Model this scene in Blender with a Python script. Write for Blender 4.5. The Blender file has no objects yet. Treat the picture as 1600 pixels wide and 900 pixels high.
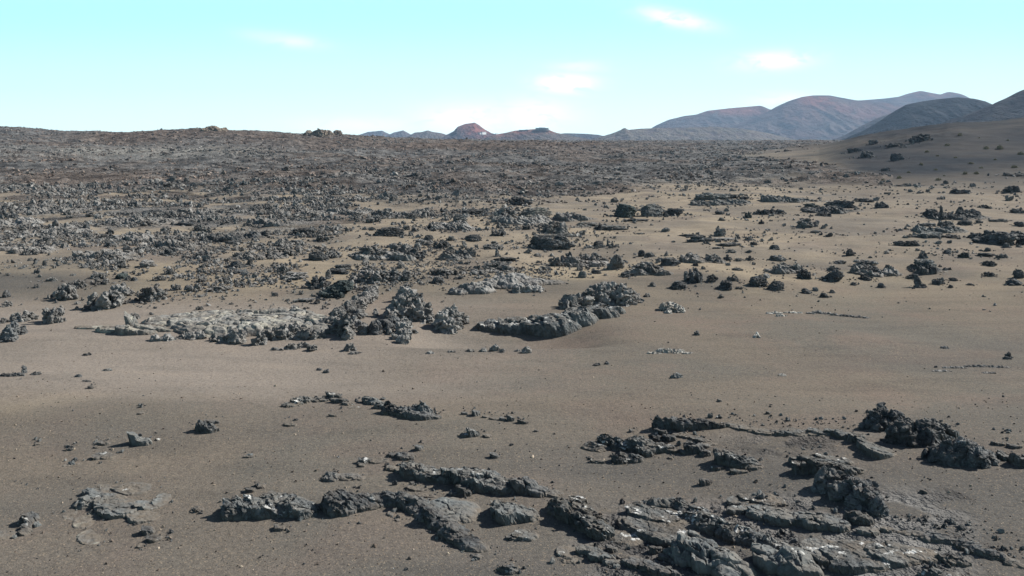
import bpy, math, random
import numpy as np
from mathutils import Vector, Euler

random.seed(7)
RNG = np.random.default_rng(7)
SC = bpy.context.scene
COL = SC.collection

# ------------------------------------------------------------------ camera, sky, sun, exposure
CAM_H = 8.0
FPX = 1386.0            # focal length in pixels of the 1600 px wide photograph
HOR = 215.0             # eye level row in the photograph
cd = bpy.data.cameras.new('camera')
cam = bpy.data.objects.new('camera', cd)
COL.objects.link(cam)
cd.sensor_width = 36.0
cd.lens = 36.0 * FPX / 1600.0
cd.shift_y = -(450.0 - HOR) / 1600.0
cd.clip_start = 0.1
cd.clip_end = 40000.0
cam.location = (0, 0, CAM_H)
cam.rotation_euler = (math.radians(90), 0, 0)
SC.camera = cam

SUN_EL = 38.0
SUN_AZ = 70.0           # degrees clockwise from +Y (the view direction) towards +X
sun_dir = Vector((math.sin(math.radians(SUN_AZ)) * math.cos(math.radians(SUN_EL)),
                  math.cos(math.radians(SUN_AZ)) * math.cos(math.radians(SUN_EL)),
                  math.sin(math.radians(SUN_EL))))
ld = bpy.data.lights.new('sun', 'SUN')
ld.energy = 5.0
ld.angle = math.radians(0.53)
ld.color = (1.0, 0.955, 0.88)
lo = bpy.data.objects.new('sun', ld)
COL.objects.link(lo)
lo.location = (60, 40, 80)
lo.rotation_euler = sun_dir.to_track_quat('Z', 'Y').to_euler()

SKY_STRENGTH = 0.05
EXPOSURE = 0.70
HAZE_DENSITY = 1.0e-4

SC.view_settings.view_transform = 'Standard'
SC.view_settings.look = 'None'
SC.view_settings.gamma = 1.0
SC.view_settings.use_curve_mapping = False
SC.view_settings.exposure = EXPOSURE
SC.render.engine = 'CYCLES'
SC.cycles.use_denoising = True
SC.cycles.max_bounces = 5
SC.cycles.diffuse_bounces = 1
SC.cycles.glossy_bounces = 1
SC.cycles.volume_bounces = 0


# ------------------------------------------------------------------ node helpers
class NT:
    def __init__(self, tree):
        self.t = tree
        self.t.nodes.clear()

    def n(self, kind, **kw):
        nd = self.t.nodes.new(kind)
        for k, v in kw.items():
            setattr(nd, k, v)
        return nd

    def put(self, sock, v):
        if hasattr(v, 'is_output') or isinstance(v, bpy.types.NodeSocket):
            self.t.links.new(v, sock)
        else:
            if isinstance(v, (tuple, list)) and len(v) == 3 and sock.type == 'RGBA':
                v = (*v, 1.0)
            sock.default_value = v

    def math(self, op, a, b=0.0, c=0.0, clamp=False):
        nd = self.n('ShaderNodeMath', operation=op)
        nd.use_clamp = clamp
        self.put(nd.inputs[0], a); self.put(nd.inputs[1], b); self.put(nd.inputs[2], c)
        return nd.outputs[0]

    def mix(self, f, a, b, blend='MIX'):
        nd = self.n('ShaderNodeMix', data_type='RGBA', blend_type=blend)
        self.put(nd.inputs['Factor'], f)
        self.put(nd.inputs[6], a); self.put(nd.inputs[7], b)
        return nd.outputs[2]

    def noise(self, vec, scale, detail=3.0, rough=0.55, dist=0.0):
        nd = self.n('ShaderNodeTexNoise')
        self.t.links.new(vec, nd.inputs['Vector'])
        nd.inputs['Scale'].default_value = scale
        nd.inputs['Detail'].default_value = detail
        nd.inputs['Roughness'].default_value = rough
        nd.inputs['Distortion'].default_value = dist
        return nd.outputs['Fac']

    def voro(self, vec, scale, feature='F1', out='Distance'):
        nd = self.n('ShaderNodeTexVoronoi', feature=feature)
        self.t.links.new(vec, nd.inputs['Vector'])
        nd.inputs['Scale'].default_value = scale
        return nd.outputs[out]

    def ramp(self, v, lo, hi, a=0.0, b=1.0):
        nd = self.n('ShaderNodeMapRange', interpolation_type='SMOOTHSTEP')
        self.put(nd.inputs[0], v)
        for i, q in enumerate((lo, hi, a, b)):
            nd.inputs[1 + i].default_value = q
        return nd.outputs[0]

    def attr(self, name):
        return self.n('ShaderNodeAttribute', attribute_name=name).outputs['Fac']

    def bump(self, h, strength, dist, nrm=None):
        nd = self.n('ShaderNodeBump')
        nd.inputs['Strength'].default_value = strength
        nd.inputs['Distance'].default_value = dist
        self.t.links.new(h, nd.inputs['Height'])
        if nrm is not None:
            self.t.links.new(nrm, nd.inputs['Normal'])
        return nd.outputs[0]


# ------------------------------------------------------------------ world
W = bpy.data.worlds.new('World')
SC.world = W
W.use_nodes = True
q = NT(W.node_tree)
sky = q.n('ShaderNodeTexSky', sky_type='NISHITA')
sky.sun_disc = False
sky.sun_elevation = math.radians(SUN_EL)
sky.sun_rotation = math.radians(SUN_AZ)
sky.altitude = 300
sky.air_density = 1.0
sky.dust_density = 0.6
sky.ozone_density = 1.6
tc = q.n('ShaderNodeTexCoord')
sep = q.n('ShaderNodeSeparateXYZ')
q.t.links.new(tc.outputs['Generated'], sep.inputs[0])
yy = q.math('MAXIMUM', sep.outputs['Y'], 0.02)
su = q.math('DIVIDE', sep.outputs['X'], yy)
sv = q.math('DIVIDE', sep.outputs['Z'], yy)
comb = q.n('ShaderNodeCombineXYZ')
q.t.links.new(su, comb.inputs[0])
q.t.links.new(q.math('MULTIPLY', sv, 2.6), comb.inputs[1])
wis = q.noise(comb.outputs[0], 26.0, 6.0, 0.62, 0.6)
wis2 = q.noise(comb.outputs[0], 7.0, 3.0, 0.55, 0.2)
total = None
# wisps of cloud: direction (as tangent) , half widths, density
for (cx, cy, w, h, sl, dn) in ((445, 62, 62, 10, 0.13, 0.5), (1055, 29, 62, 12, 0.2, .8), (886, 131, 48, 13, 0.02, 1.7),
                               (1210, 95, 60, 13, -0.05, 1.0), (735, 184, 85, 22, 0.0, .9), (836, 180, 65, 24, 0.0, .9),
                               (1225, 158, 60, 12, 0.0, 0.6), (905, 105, 50, 9, 0.0, 0.45), (560, 196, 120, 14, 0.0, 0.45)):
    du = q.math('SUBTRACT', su, (cx - 800) / FPX)
    dv = q.math('SUBTRACT', sv, (HOR - cy) / FPX)
    dv = q.math('ADD', dv, q.math('MULTIPLY', du, sl))
    a = q.math('POWER', q.math('DIVIDE', du, .86 * w / FPX), 2.0)
    b = q.math('POWER', q.math('DIVIDE', dv, h / FPX), 2.0)
    g = q.math('EXPONENT', q.math('MULTIPLY', q.math('ADD', a, b), -1.0))
    g = q.math('MULTIPLY', g, dn)
    total = g if total is None else q.math('MAXIMUM', total, g)
cl = q.math('MULTIPLY', total, q.ramp(wis, 0.28, 0.52))
cl = q.math('MULTIPLY', cl, q.ramp(wis2, 0.2, 0.5))
elev = q.ramp(sv, -.01, .15)
airy = q.mix(elev, (16.3, 21.4, 20.6), (7.8, 15.6, 16.6))
hemi = q.ramp(sep.outputs['Z'], .155, .28)
tinted = q.mix(q.math('SUBTRACT', .85, q.math('MULTIPLY', hemi, .85)), sky.outputs[0], airy)
skyc = q.mix(q.math('MULTIPLY', cl, 0.9, clamp=True), tinted, (20.4, 20.0, 19.8))
bg = q.n('ShaderNodeBackground')
q.t.links.new(skyc, bg.inputs['Color'])
bg.inputs['Strength'].default_value = SKY_STRENGTH
wo = q.n('ShaderNodeOutputWorld')
q.t.links.new(bg.outputs[0], wo.inputs['Surface'])


# ------------------------------------------------------------------ numpy noise
def _hash(ix, iy, iz, seed):
    h = (ix.astype(np.int64) * 374761393 + iy.astype(np.int64) * 668265263 + iz.astype(np.int64) * 2147483647 + seed * 974711) & 0xFFFFFFFF
    h = ((h ^ (h >> 13)) * 1274126177) & 0xFFFFFFFF
    h = ((h ^ (h >> 16)) * 2246822519) & 0xFFFFFFFF
    return h ^ (h >> 15)


_G3 = np.array([(1, 1, 0), (-1, 1, 0), (1, -1, 0), (-1, -1, 0), (1, 0, 1), (-1, 0, 1), (1, 0, -1), (-1, 0, -1),
                (0, 1, 1), (0, -1, 1), (0, 1, -1), (0, -1, -1), (1, 1, 0), (-1, 1, 0), (0, -1, 1), (0, -1, -1)], float)
_ang = np.arange(32) / 32 * 2 * math.pi
_G2 = np.stack([np.cos(_ang), np.sin(_ang)], 1)


def perlin2(x, y, seed=0):
    ix = np.floor(x); iy = np.floor(y)
    fx = x - ix; fy = y - iy
    ix = ix.astype(np.int64); iy = iy.astype(np.int64)
    ux = fx * fx * fx * (fx * (fx * 6 - 15) + 10); uy = fy * fy * fy * (fy * (fy * 6 - 15) + 10)
    z = np.zeros_like(ix)

    def g(a, b):
        k = _G2[_hash(ix + a, iy + b, z, seed) & 31]
        return k[..., 0] * (fx - a) + k[..., 1] * (fy - b)
    n0 = g(0, 0); n1 = g(1, 0); n2 = g(0, 1); n3 = g(1, 1)
    r0 = n0 + ux * (n1 - n0); r1 = n2 + ux * (n3 - n2)
    return (r0 + uy * (r1 - r0)) * 1.45


def perlin3(P, seed=0):
    x, y, z = P[:, 0], P[:, 1], P[:, 2]
    ix = np.floor(x); iy = np.floor(y); iz = np.floor(z)
    fx = x - ix; fy = y - iy; fz = z - iz
    ix = ix.astype(np.int64); iy = iy.astype(np.int64); iz = iz.astype(np.int64)
    f = lambda t: t * t * t * (t * (t * 6 - 15) + 10)
    ux, uy, uz = f(fx), f(fy), f(fz)

    def g(a, b, c):
        k = _G3[_hash(ix + a, iy + b, iz + c, seed) & 15]
        return k[:, 0] * (fx - a) + k[:, 1] * (fy - b) + k[:, 2] * (fz - c)
    l = lambda a, b, t: a + t * (b - a)
    return l(l(l(g(0, 0, 0), g(1, 0, 0), ux), l(g(0, 1, 0), g(1, 1, 0), ux), uy),
             l(l(g(0, 0, 1), g(1, 0, 1), ux), l(g(0, 1, 1), g(1, 1, 1), ux), uy), uz)


def worley3(P, seed=0):
    """distance to the nearest and second cell, and a random plane tilt for the nearest one"""
    I = np.floor(P).astype(np.int64)
    f1 = np.full(len(P), 9.0); f2 = np.full(len(P), 9.0); val = np.zeros(len(P))
    for a in (-1, 0, 1):
        for b in (-1, 0, 1):
            for c in (-1, 0, 1):
                jx, jy, jz = I[:, 0] + a, I[:, 1] + b, I[:, 2] + c
                h = _hash(jx, jy, jz, seed)
                dq = P - np.stack([jx + (h & 1023) / 1023., jy + ((h >> 10) & 1023) / 1023., jz + ((h >> 20) & 1023) / 1023.], 1)
                d = np.sqrt((dq ** 2).sum(1))
                nb = d < f1
                f2 = np.where(nb, f1, np.minimum(f2, d))
                k = _hash(h & 0xFFFF, h >> 16, jz, seed + 1)
                g = np.stack([(k & 1023) / 511.5 - 1, ((k >> 10) & 1023) / 511.5 - 1, ((k >> 20) & 1023) / 511.5 - 1], 1)
                val = np.where(nb, (dq * g).sum(1) + .35 * (((h * 7919) & 0xFFFF) / 65535. - .5), val)
                f1 = np.where(nb, d, f1)
    return f1, f2, val


def fbm2(x, y, freq, octs, seed=0, gain=0.5):
    s = 0; a = 1.0; t = 0
    for i in range(octs):
        s = s + a * perlin2(x * freq + 17.3 * i, y * freq - 9.1 * i, seed + i)
        t += a; a *= gain; freq *= 2.03
    return s / t


def ridge2(x, y, freq, octs, seed=0, gain=0.5):
    s = 0; a = 1.0; t = 0
    for i in range(octs):
        s = s + a * (1 - 2 * np.abs(perlin2(x * freq + 7.3 * i, y * freq - 3.1 * i, seed + i)))
        t += a; a *= gain; freq *= 2.03
    return s / t


def fbm3(P, freq, octs, seed=0, gain=0.5):
    s = 0; a = 1.0; t = 0
    for i in range(octs):
        s = s + a * perlin3(P * freq + 11.7 * i, seed + i)
        t += a; a *= gain; freq *= 2.03
    return s / t


def ridge3(P, freq, octs, seed=0, gain=0.55):
    s = 0; a = 1.0; t = 0
    for i in range(octs):
        s = s + a * (1 - 2 * np.abs(perlin3(P * freq + 5.7 * i, seed + i)))
        t += a; a *= gain; freq *= 2.1
    return s / t


def sst(v, a, b):
    t = np.clip((v - a) / (b - a), 0, 1)
    return t * t * (3 - 2 * t)


# ------------------------------------------------------------------ the lie of the land
def D_of(py):
    return CAM_H * FPX / (np.asarray(py, float) - HOR)


FRONT_PX = np.array([-400, 0, 100, 250, 400, 500, 600, 700, 800, 900, 960, 1010, 1060, 1110, 1160, 1230, 1300, 1370, 1400])
FRONT_PY = np.array([296, 298, 303, 309, 312, 306, 309, 312, 308, 303, 298, 291, 287, 284, 284, 288, 292, 296, 296])
BACK_PX = np.array([-400, 1090, 1130, 1180, 1240, 1300, 1370, 1400])
BACK_PY = np.array([216.5, 216.5, 247, 256, 263, 272, 284, 290])
RIDGE_PX = np.array([-500, 0, 40, 100, 200, 250, 330, 400, 470, 540, 600, 700, 800, 900, 1000, 1100, 1300, 1700])
RIDGE_PY = np.array([198, 199, 201, 206, 208, 204.5, 202, 207, 210.5, 211.5, 216, 220, 221.5, 222, 222, 222, 223, 224])


def zones(x, y):
    """masks over the plan: rough lava, sand hillside"""
    yy = np.maximum(y, 1.0)
    u = x / yy
    px = 800 + FPX * u
    wob = fbm2(x, y, 1 / 22.0, 4, 91) * 0.22 + fbm2(x, y, 1 / 70.0, 2, 95) * .12
    df = D_of(np.interp(px, FRONT_PX, FRONT_PY))
    db = D_of(np.interp(px, BACK_PX, BACK_PY))
    ly = np.log(yy) + wob
    L = sst(ly, np.log(df) - .10, np.log(df) + .06) * (1 - sst(ly, np.log(db) - .05, np.log(db) + .07)) * (px < 1395)
    L2 = sst(ly, math.log(300), math.log(400)) * (1 - sst(px + 160 * wob, 1270, 1340))
    L = np.maximum(L, L2) * sst(y, 60, 90)
    hs = sst(px + 60 * wob * 3, 1120, 1300) * sst(y, 120, 200)
    return u, px, L, hs


def H(x, y, detail=True):
    x = np.asarray(x, float); y = np.asarray(y, float)
    u, px, L, hs = zones(x, y)
    yy = np.maximum(y, 1.0)
    # broad dunes
    z = 0.35 * fbm2(x, y * 1.4, 1 / 34.0, 3, 3) * sst(y, 12, 45)
    z = z + 0.55 * fbm2(x, y, 1 / 60.0, 3, 5) * sst(y, 50, 110)
    z = z + 0.10 * fbm2(x, y * 1.5, 1 / 7.0, 3, 8)
    # foreground swell with its crest near 26 m, dip behind it
    z = z + 0.22 * np.exp(-((y - 25.0 - 0.5 * np.sin(x * 0.35)) / 3.0) ** 2) * (0.7 + 0.5 * perlin2(x / 8.0, y / 20.0, 4))
    z = z + 0.35 * sst(x, 2, 9) * np.exp(-((y - 20.0) / 5.0) ** 2)
    # hollow in front of the lava shelf, with a soft lip on the near side
    ex = np.exp(-((x + .2) / 3.6) ** 4)
    z = z - 0.5 * ex * sst(y, 33.2, 34.4) * (1 - sst(y, 36.0, 41.0))
    # low swells carrying the rock bands
    z = z + 0.5 * sst(y, 41, 50) * (0.5 + 0.8 * fbm2(x, y, 1 / 18.0, 2, 33))
    # small drifts among the rocks
    z = z + sst(y, 44, 60) * (1 - L) * 0.22 * ridge2(x, y * 1.2, 1 / 9.0, 3, 44)
    z = z * (1 - 0.0 * L)
    # lava plain climbing to the left hand ridge
    zr = CAM_H + (HOR - np.interp(px, RIDGE_PX, RIDGE_PY)) / FPX * 800.0
    clim = np.interp(yy, [0, 150, 260, 360, 470, 800, 1000, 1700, 3000], [0, 0, .16, .30, .58, 1.0, .95, .5, .3])
    z = z + zr * clim * sst(y, 100, 200)
    # scarp of brown clinker
    z = z + 1.8 * sst(px, -100, 250) * (1 - sst(px, 900, 1100)) * sst(y + 60 * perlin2(x / 60., y / 60., 12), 390, 440) * (1 - sst(y, 520, 700))
    # sand hillside on the right
    hill = np.interp(px, [1080, 1180, 1280, 1340, 1400, 1450, 1500, 1560, 1600, 1800, 2200],
                     [0, .6, 3.0, 6.0, 8.6, 10.5, 12.1, 13.3, 14.3, 18, 22])
    prof = sst(y, 125, 330)
    z = z + hill * prof * (1 - 0.75 * sst(y, 340, 620)) * (1 + 0.05 * fbm2(x, y, 1 / 40., 3, 71))
    # lumps of outcrop on the shoulder of that hillside
    sh = sst(px, 1290, 1340) * (1 - sst(px, 1470, 1540)) * sst(y, 210, 250) * (1 - sst(y, 345, 380))
    z = z + sh * 1.1 * np.maximum(0, ridge2(x, y, 1 / 16., 4, 77) - .1)
    if detail:
        near = 1 - sst(y, 500, 1100)
        r = (1.3 * ridge2(x + 9 * perlin2(x / 30., y / 30., 2), y * .8, 1 / 55.0, 2, 17) - .5 + 1.05 * fbm2(x, y, 1 / 26.0, 2, 20) + 0.75 * ridge2(x, y, 1 / 9.0, 3, 24)
             + 0.55 * np.maximum(0, fbm2(x, y, 1 / 3.2, 3, 28)) * near)
        big = 1.0 + 0.5 * sst(y, 250, 700)
        z = z + L * ((r - 0.42) * big - .25 * sst(y, 400, 800))
        z = z + (1 - L) * (1 - hs) * sst(y, 150, 300) * 0.5 * ridge2(x, y, 1 / 12.0, 3, 61)
    far = sst(y, 1200, 2200)
    return z * (1 - .6 * far)


_YS = np.geomspace(6, 6000, 5000)


def at(px, py):
    """ground point seen at a row and column of the photograph"""
    u = (px - 800) / FPX
    zray = CAM_H - (py - HOR) / FPX * _YS
    h = H(u * _YS, _YS)
    k = np.nonzero(h >= zray)[0]
    i = k[0] if len(k) else len(_YS) - 1
    i = max(i, 1)
    a0 = h[i - 1] - zray[i - 1]; a1 = h[i] - zray[i]
    t = 0 if a1 == a0 else np.clip(-a0 / (a1 - a0), 0, 1)
    y = _YS[i - 1] + t * (_YS[i] - _YS[i - 1])
    return u * y, y, float(H(np.array([u * y]), np.array([y]))[0])


# ------------------------------------------------------------------ mesh helpers
def np_mesh(name, V, F, attrs=None, smooth=True):
    me = bpy.data.meshes.new(name)
    V = np.ascontiguousarray(V, np.float32); F = np.ascontiguousarray(F, np.int32)
    n, k = F.shape
    me.vertices.add(len(V)); me.vertices.foreach_set('co', V.ravel())
    me.loops.add(n * k); me.loops.foreach_set('vertex_index', F.ravel())
    me.polygons.add(n)
    me.polygons.foreach_set('loop_start', np.arange(0, n * k, k, dtype=np.int32))
    me.polygons.foreach_set('loop_total', np.full(n, k, np.int32))
    me.update(calc_edges=True)
    me.polygons.foreach_set('use_smooth', np.full(n, smooth, bool))
    for a, v in (attrs or {}).items():
        at_ = me.attributes.new(a, 'FLOAT', 'POINT')
        at_.data.foreach_set('value', np.ascontiguousarray(v, np.float32))
    return me


def link(name, me, mat=None, label=None, cat=None, group=None, kind=None, parent=None, loc=None):
    o = bpy.data.objects.new(name, me)
    COL.objects.link(o)
    if mat is not None and me is not None and not me.materials:
        me.materials.append(mat)
    if label: o['label'] = label
    if cat: o['category'] = cat
    if group: o['group'] = group
    if kind: o['kind'] = kind
    if parent: o.parent = parent
    if loc is not None: o.location = loc
    return o


# ------------------------------------------------------------------ materials
def mat_new(name):
    m = bpy.data.materials.new(name)
    m.use_nodes = True
    q = NT(m.node_tree)
    bs = q.n('ShaderNodeBsdfPrincipled')
    out = q.n('ShaderNodeOutputMaterial')
    q.t.links.new(bs.outputs[0], out.inputs['Surface'])
    return m, q, bs


def rock_mat(name, dark, light, lichen=0.0, lichen_col=(0.55, 0.55, 0.52), rust=0.15, bump=1.0, fine=1.0, dust=0.0, streak=None, patch=0.0, drift=True):
    m, q, bs = mat_new(name)
    geo = q.n('ShaderNodeNewGeometry')
    P = geo.outputs['Position']
    inf = q.n('ShaderNodeObjectInfo').outputs['Random']
    n1 = q.noise(P, 1.1 * fine, 5, .62)
    n2 = q.noise(P, 6.0 * fine, 5, .65)
    c = q.mix(q.ramp(q.math('ADD', q.math('MULTIPLY', n1, .55), q.math('MULTIPLY', n2, .45)), .36, .64), dark, light)
    c = q.mix(q.math('MULTIPLY', q.ramp(q.noise(P, .8 * fine, 4, .6, .5), .5, .72), rust), c, (0.115, 0.075, 0.05))
    br = q.math('ADD', q.math('MULTIPLY', inf, .4), .8)
    cb = q.n('ShaderNodeCombineColor')
    for i in range(3): q.t.links.new(br, cb.inputs[i])
    c = q.mix(1.0, c, cb.outputs[0], 'MULTIPLY')
    sepn = q.n('ShaderNodeSeparateXYZ'); q.t.links.new(geo.outputs['Normal'], sepn.inputs[0])
    up = q.ramp(sepn.outputs['Z'], .15, .75)
    if patch:
        pb = q.ramp(q.noise(P, .016, 4, .6, .5), .44, .58)
        c = q.mix(q.math('MULTIPLY', pb, patch), c, q.mix(1.0, c, (1.10, .90, .80), 'MULTIPLY'))
        pg = q.ramp(q.noise(P, .035, 4, .6, .5), .50, .66)
        c = q.mix(q.math('MULTIPLY', pg, patch), c, q.mix(1.0, c, (1.18, 1.18, 1.16), 'MULTIPLY'))
    if drift:
        c = q.mix(q.math('MULTIPLY', q.attr('drift'), q.ramp(q.noise(P, 7.0, 3, .6), .3, .6, .55, 1.0)), c, (0.122, 0.108, 0.092))
    if streak:
        s = q.ramp(q.noise(P, 1.3, 4, .55, 1.2), .50, .62)
        c = q.mix(q.math('MULTIPLY', s, .6), c, streak)
    if dust:
        d = q.math('MULTIPLY', q.math('MULTIPLY', up, q.ramp(q.noise(P, 2.0 * fine, 4, .6), .35, .62)), dust)
        c = q.mix(d, c, (0.15, 0.118, 0.085))
    if lichen:
        l = q.ramp(q.noise(P, 2.6 * fine, 5, .62, .3), .66 - .12 * lichen, .70 - .10 * lichen)
        l2 = q.ramp(q.noise(P, 15.0 * fine, 3, .6), .40, .52)
        l = q.math('MULTIPLY', q.math('MULTIPLY', l, l2), up)
        c = q.mix(q.math('MULTIPLY', l, .92), c, lichen_col)
    q.put(bs.inputs['Base Color'], c)
    bs.inputs['Roughness'].default_value = .86
    bs.inputs['Specular IOR Level'].default_value = .22
    hb = q.math('ADD', q.math('MULTIPLY', q.noise(P, 4.0 * fine, 6, .68), .7), q.math('MULTIPLY', q.voro(P, 9.0 * fine), .35))
    nb = q.bump(hb, .8 * bump, .12 / fine)
    nb = q.bump(q.noise(P, 28.0 * fine, 3, .6), .5 * bump, .03 / fine, nb)
    q.t.links.new(nb, bs.inputs['Normal'])
    return m


M = {}
M['dark'] = rock_mat('dark_lava', (0.030, 0.033, 0.037), (0.122, 0.128, 0.130), lichen=0.12, lichen_col=(.40, .40, .38), rust=.10, dust=.25)
M['lichen'] = rock_mat('lichened_lava', (0.038, 0.042, 0.045), (0.140, 0.148, 0.148), lichen=.75, lichen_col=(.52, .52, .50), rust=.08, dust=.35)
M['smooth'] = rock_mat('grey_lava', (0.078, 0.085, 0.087), (0.155, 0.165, 0.164), lichen=0.2, lichen_col=(.42, .42, .40), rust=.06, bump=.55, dust=.35)
M['clinker'] = rock_mat('clinker_lava', (0.078, 0.076, 0.074), (0.250, 0.244, 0.233), lichen=0.0, rust=.18, fine=.6, dust=.25)
M['pale'] = rock_mat('pale_clinker_lava', (0.10, 0.098, 0.095), (0.275, 0.269, 0.257), lichen=0.0, rust=.15, fine=.6, dust=.2)
M['field'] = rock_mat('lava_rubble', (0.042, 0.041, 0.041), (0.255, 0.246, 0.234), rust=.25, fine=.35, bump=.8, patch=1.0)
M['shelf'] = rock_mat('pahoehoe_lava', (0.105, 0.105, 0.101), (0.205, 0.203, 0.192), rust=.05, fine=.8, bump=.6, streak=(0.40, 0.388, 0.325), dust=.4)
M['crust'] = rock_mat('white_crust', (0.20, 0.19, 0.17), (0.52, 0.50, 0.46), rust=.1, fine=1.2, bump=.6, dust=.35)
M['tan'] = rock_mat('tan_spatter', (0.14, 0.115, 0.092), (0.26, 0.21, 0.165), rust=.2, fine=.1)
M['green'] = rock_mat('greenish_lava', (0.036, 0.046, 0.046), (0.075, 0.092, 0.088), lichen=.15, rust=.03, bump=.8)


def ground_mat():
    m, q, bs = mat_new('volcanic_sand')
    geo = q.n('ShaderNodeNewGeometry'); P = geo.outputs['Position']
    brown = (0.156, 0.133, 0.109); ochre = (0.290, 0.240, 0.172); grey = (0.125, 0.118, 0.104); red = (0.172, 0.134, 0.112)
    a = q.ramp(q.noise(P, .09, 5, .6, .6), .40, .62)
    b = q.ramp(q.noise(P, .23, 5, .6, .4), .46, .66)
    c = q.mix(q.math('MULTIPLY', a, .75), brown, grey)
    c = q.mix(q.math('MULTIPLY', b, .6), c, red)
    oc = q.math('MULTIPLY', q.attr('ochre'), q.ramp(q.noise(P, .16, 4, .6, .3), .30, .60))
    c = q.mix(oc, c, ochre)
    c = q.mix(q.attr('grey'), c, (0.104, 0.098, 0.090))
    c = q.mix(q.attr('light'), c, (0.245, 0.212, 0.182))
    sc_ = q.n('ShaderNodeMapping'); q.t.links.new(P, sc_.inputs['Vector']); sc_.inputs['Scale'].default_value = (.22, 1, 1)
    stv = q.noise(sc_.outputs[0], .95, 5, .6, .3)
    c = q.mix(q.ramp(stv, .47, .70, 0, .55), c, q.mix(1.0, c, (.74, .76, .78), 'MULTIPLY'))
    c = q.mix(q.ramp(stv, .28, .44, .40, 0), c, q.mix(1.0, c, (1.22, 1.18, 1.12), 'MULTIPLY'))
    # gravel flecks
    f1 = q.noise(P, 9.0, 5, .7)
    c = q.mix(q.ramp(f1, .40, .66, 0, .5), c, q.mix(1.0, c, (.55, .55, .56), 'MULTIPLY'))
    f2 = q.noise(P, 22.0, 2, .6)
    c = q.mix(q.ramp(f2, .57, .68, 0, .6), c, (0.27, 0.215, 0.155))
    f3 = q.noise(P, 17.0, 2, .6)
    c = q.mix(q.ramp(f3, .58, .68, 0, .7), c, (0.060, 0.057, 0.055))
    f4 = q.noise(P, 13.0, 2, .5)
    c = q.mix(q.ramp(f4, .735, .77, 0, .7), c, (0.42, 0.34, 0.25))
    c = q.mix(q.attr('cinder_shade'), c, q.mix(q.ramp(q.noise(P, .05, 5, .65), .35, .65), (0.026, 0.030, 0.036), (0.044, 0.043, 0.045)))  # dark hillside cinder, with the slope's bluish shade put into its colour
    # lava field floor
    lv = q.attr('lava')
    ln = q.noise(P, .22, 6, .68)
    lc = q.mix(q.ramp(ln, .35, .66), (0.042, 0.042, 0.043), (0.180, 0.176, 0.170))
    br = q.math('MULTIPLY', q.ramp(q.noise(P, .022, 4, .6, .4), .45, .60), .75)
    br = q.math('MAXIMUM', br, q.attr('scarp'))
    lc = q.mix(br, lc, q.mix(q.ramp(ln, .35, .66), (0.046, 0.037, 0.032), (0.170, 0.137, 0.116)))
    pl = q.attr('ash')
    lc = q.mix(pl, lc, (0.26, 0.253, 0.230))
    c = q.mix(lv, c, lc)
    q.put(bs.inputs['Base Color'], c)
    bs.inputs['Roughness'].default_value = .93
    bs.inputs['Specular IOR Level'].default_value = .03
    h = q.math('ADD', q.math('MULTIPLY', q.noise(P, 3.0, 4, .6), .5), q.math('MULTIPLY', f1, .35))
    nb = q.bump(h, .55, .10)
    nb = q.bump(q.noise(P, 30.0, 2, .6), .5, .03, nb)
    nl = q.bump(q.noise(P, .9, 5, .7), 1.0, .9)
    mx = q.n('ShaderNodeMix', data_type='VECTOR')
    q.t.links.new(lv, mx.inputs[0]); q.t.links.new(nb, mx.inputs[4]); q.t.links.new(nl, mx.inputs[5])
    q.t.links.new(mx.outputs[1], bs.inputs['Normal'])
    return m


M['ground'] = ground_mat()


def hill_mat():
    m, q, bs = mat_new('volcanic_hillside')
    P = q.n('ShaderNodeNewGeometry').outputs['Position']
    n = q.noise(P, .006, 6, .62, .3)
    n2 = q.noise(P, .03, 5, .65)
    base = q.mix(q.ramp(n, .36, .64), (0.038, 0.042, 0.050), (0.100, 0.098, 0.098))
    base = q.mix(q.ramp(n2, .4, .7, 0, .5), base, (0.055, 0.055, 0.057))
    r = q.math('MULTIPLY', q.attr('red'), q.ramp(q.noise(P, .012, 6, .68, .6), .30, .56), clamp=True)
    c = q.mix(r, base, (0.24, 0.098, 0.084))
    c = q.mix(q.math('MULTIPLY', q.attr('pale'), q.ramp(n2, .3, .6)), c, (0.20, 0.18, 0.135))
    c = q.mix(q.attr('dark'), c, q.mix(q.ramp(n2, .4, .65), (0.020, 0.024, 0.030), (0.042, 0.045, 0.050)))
    q.put(bs.inputs['Base Color'], c)
    bs.inputs['Roughness'].default_value = .95
    bs.inputs['Specular IOR Level'].default_value = .0
    q.t.links.new(q.bump(n2, 1.0, 22.0), bs.inputs['Normal'])
    return m


M['hill'] = hill_mat()


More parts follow.
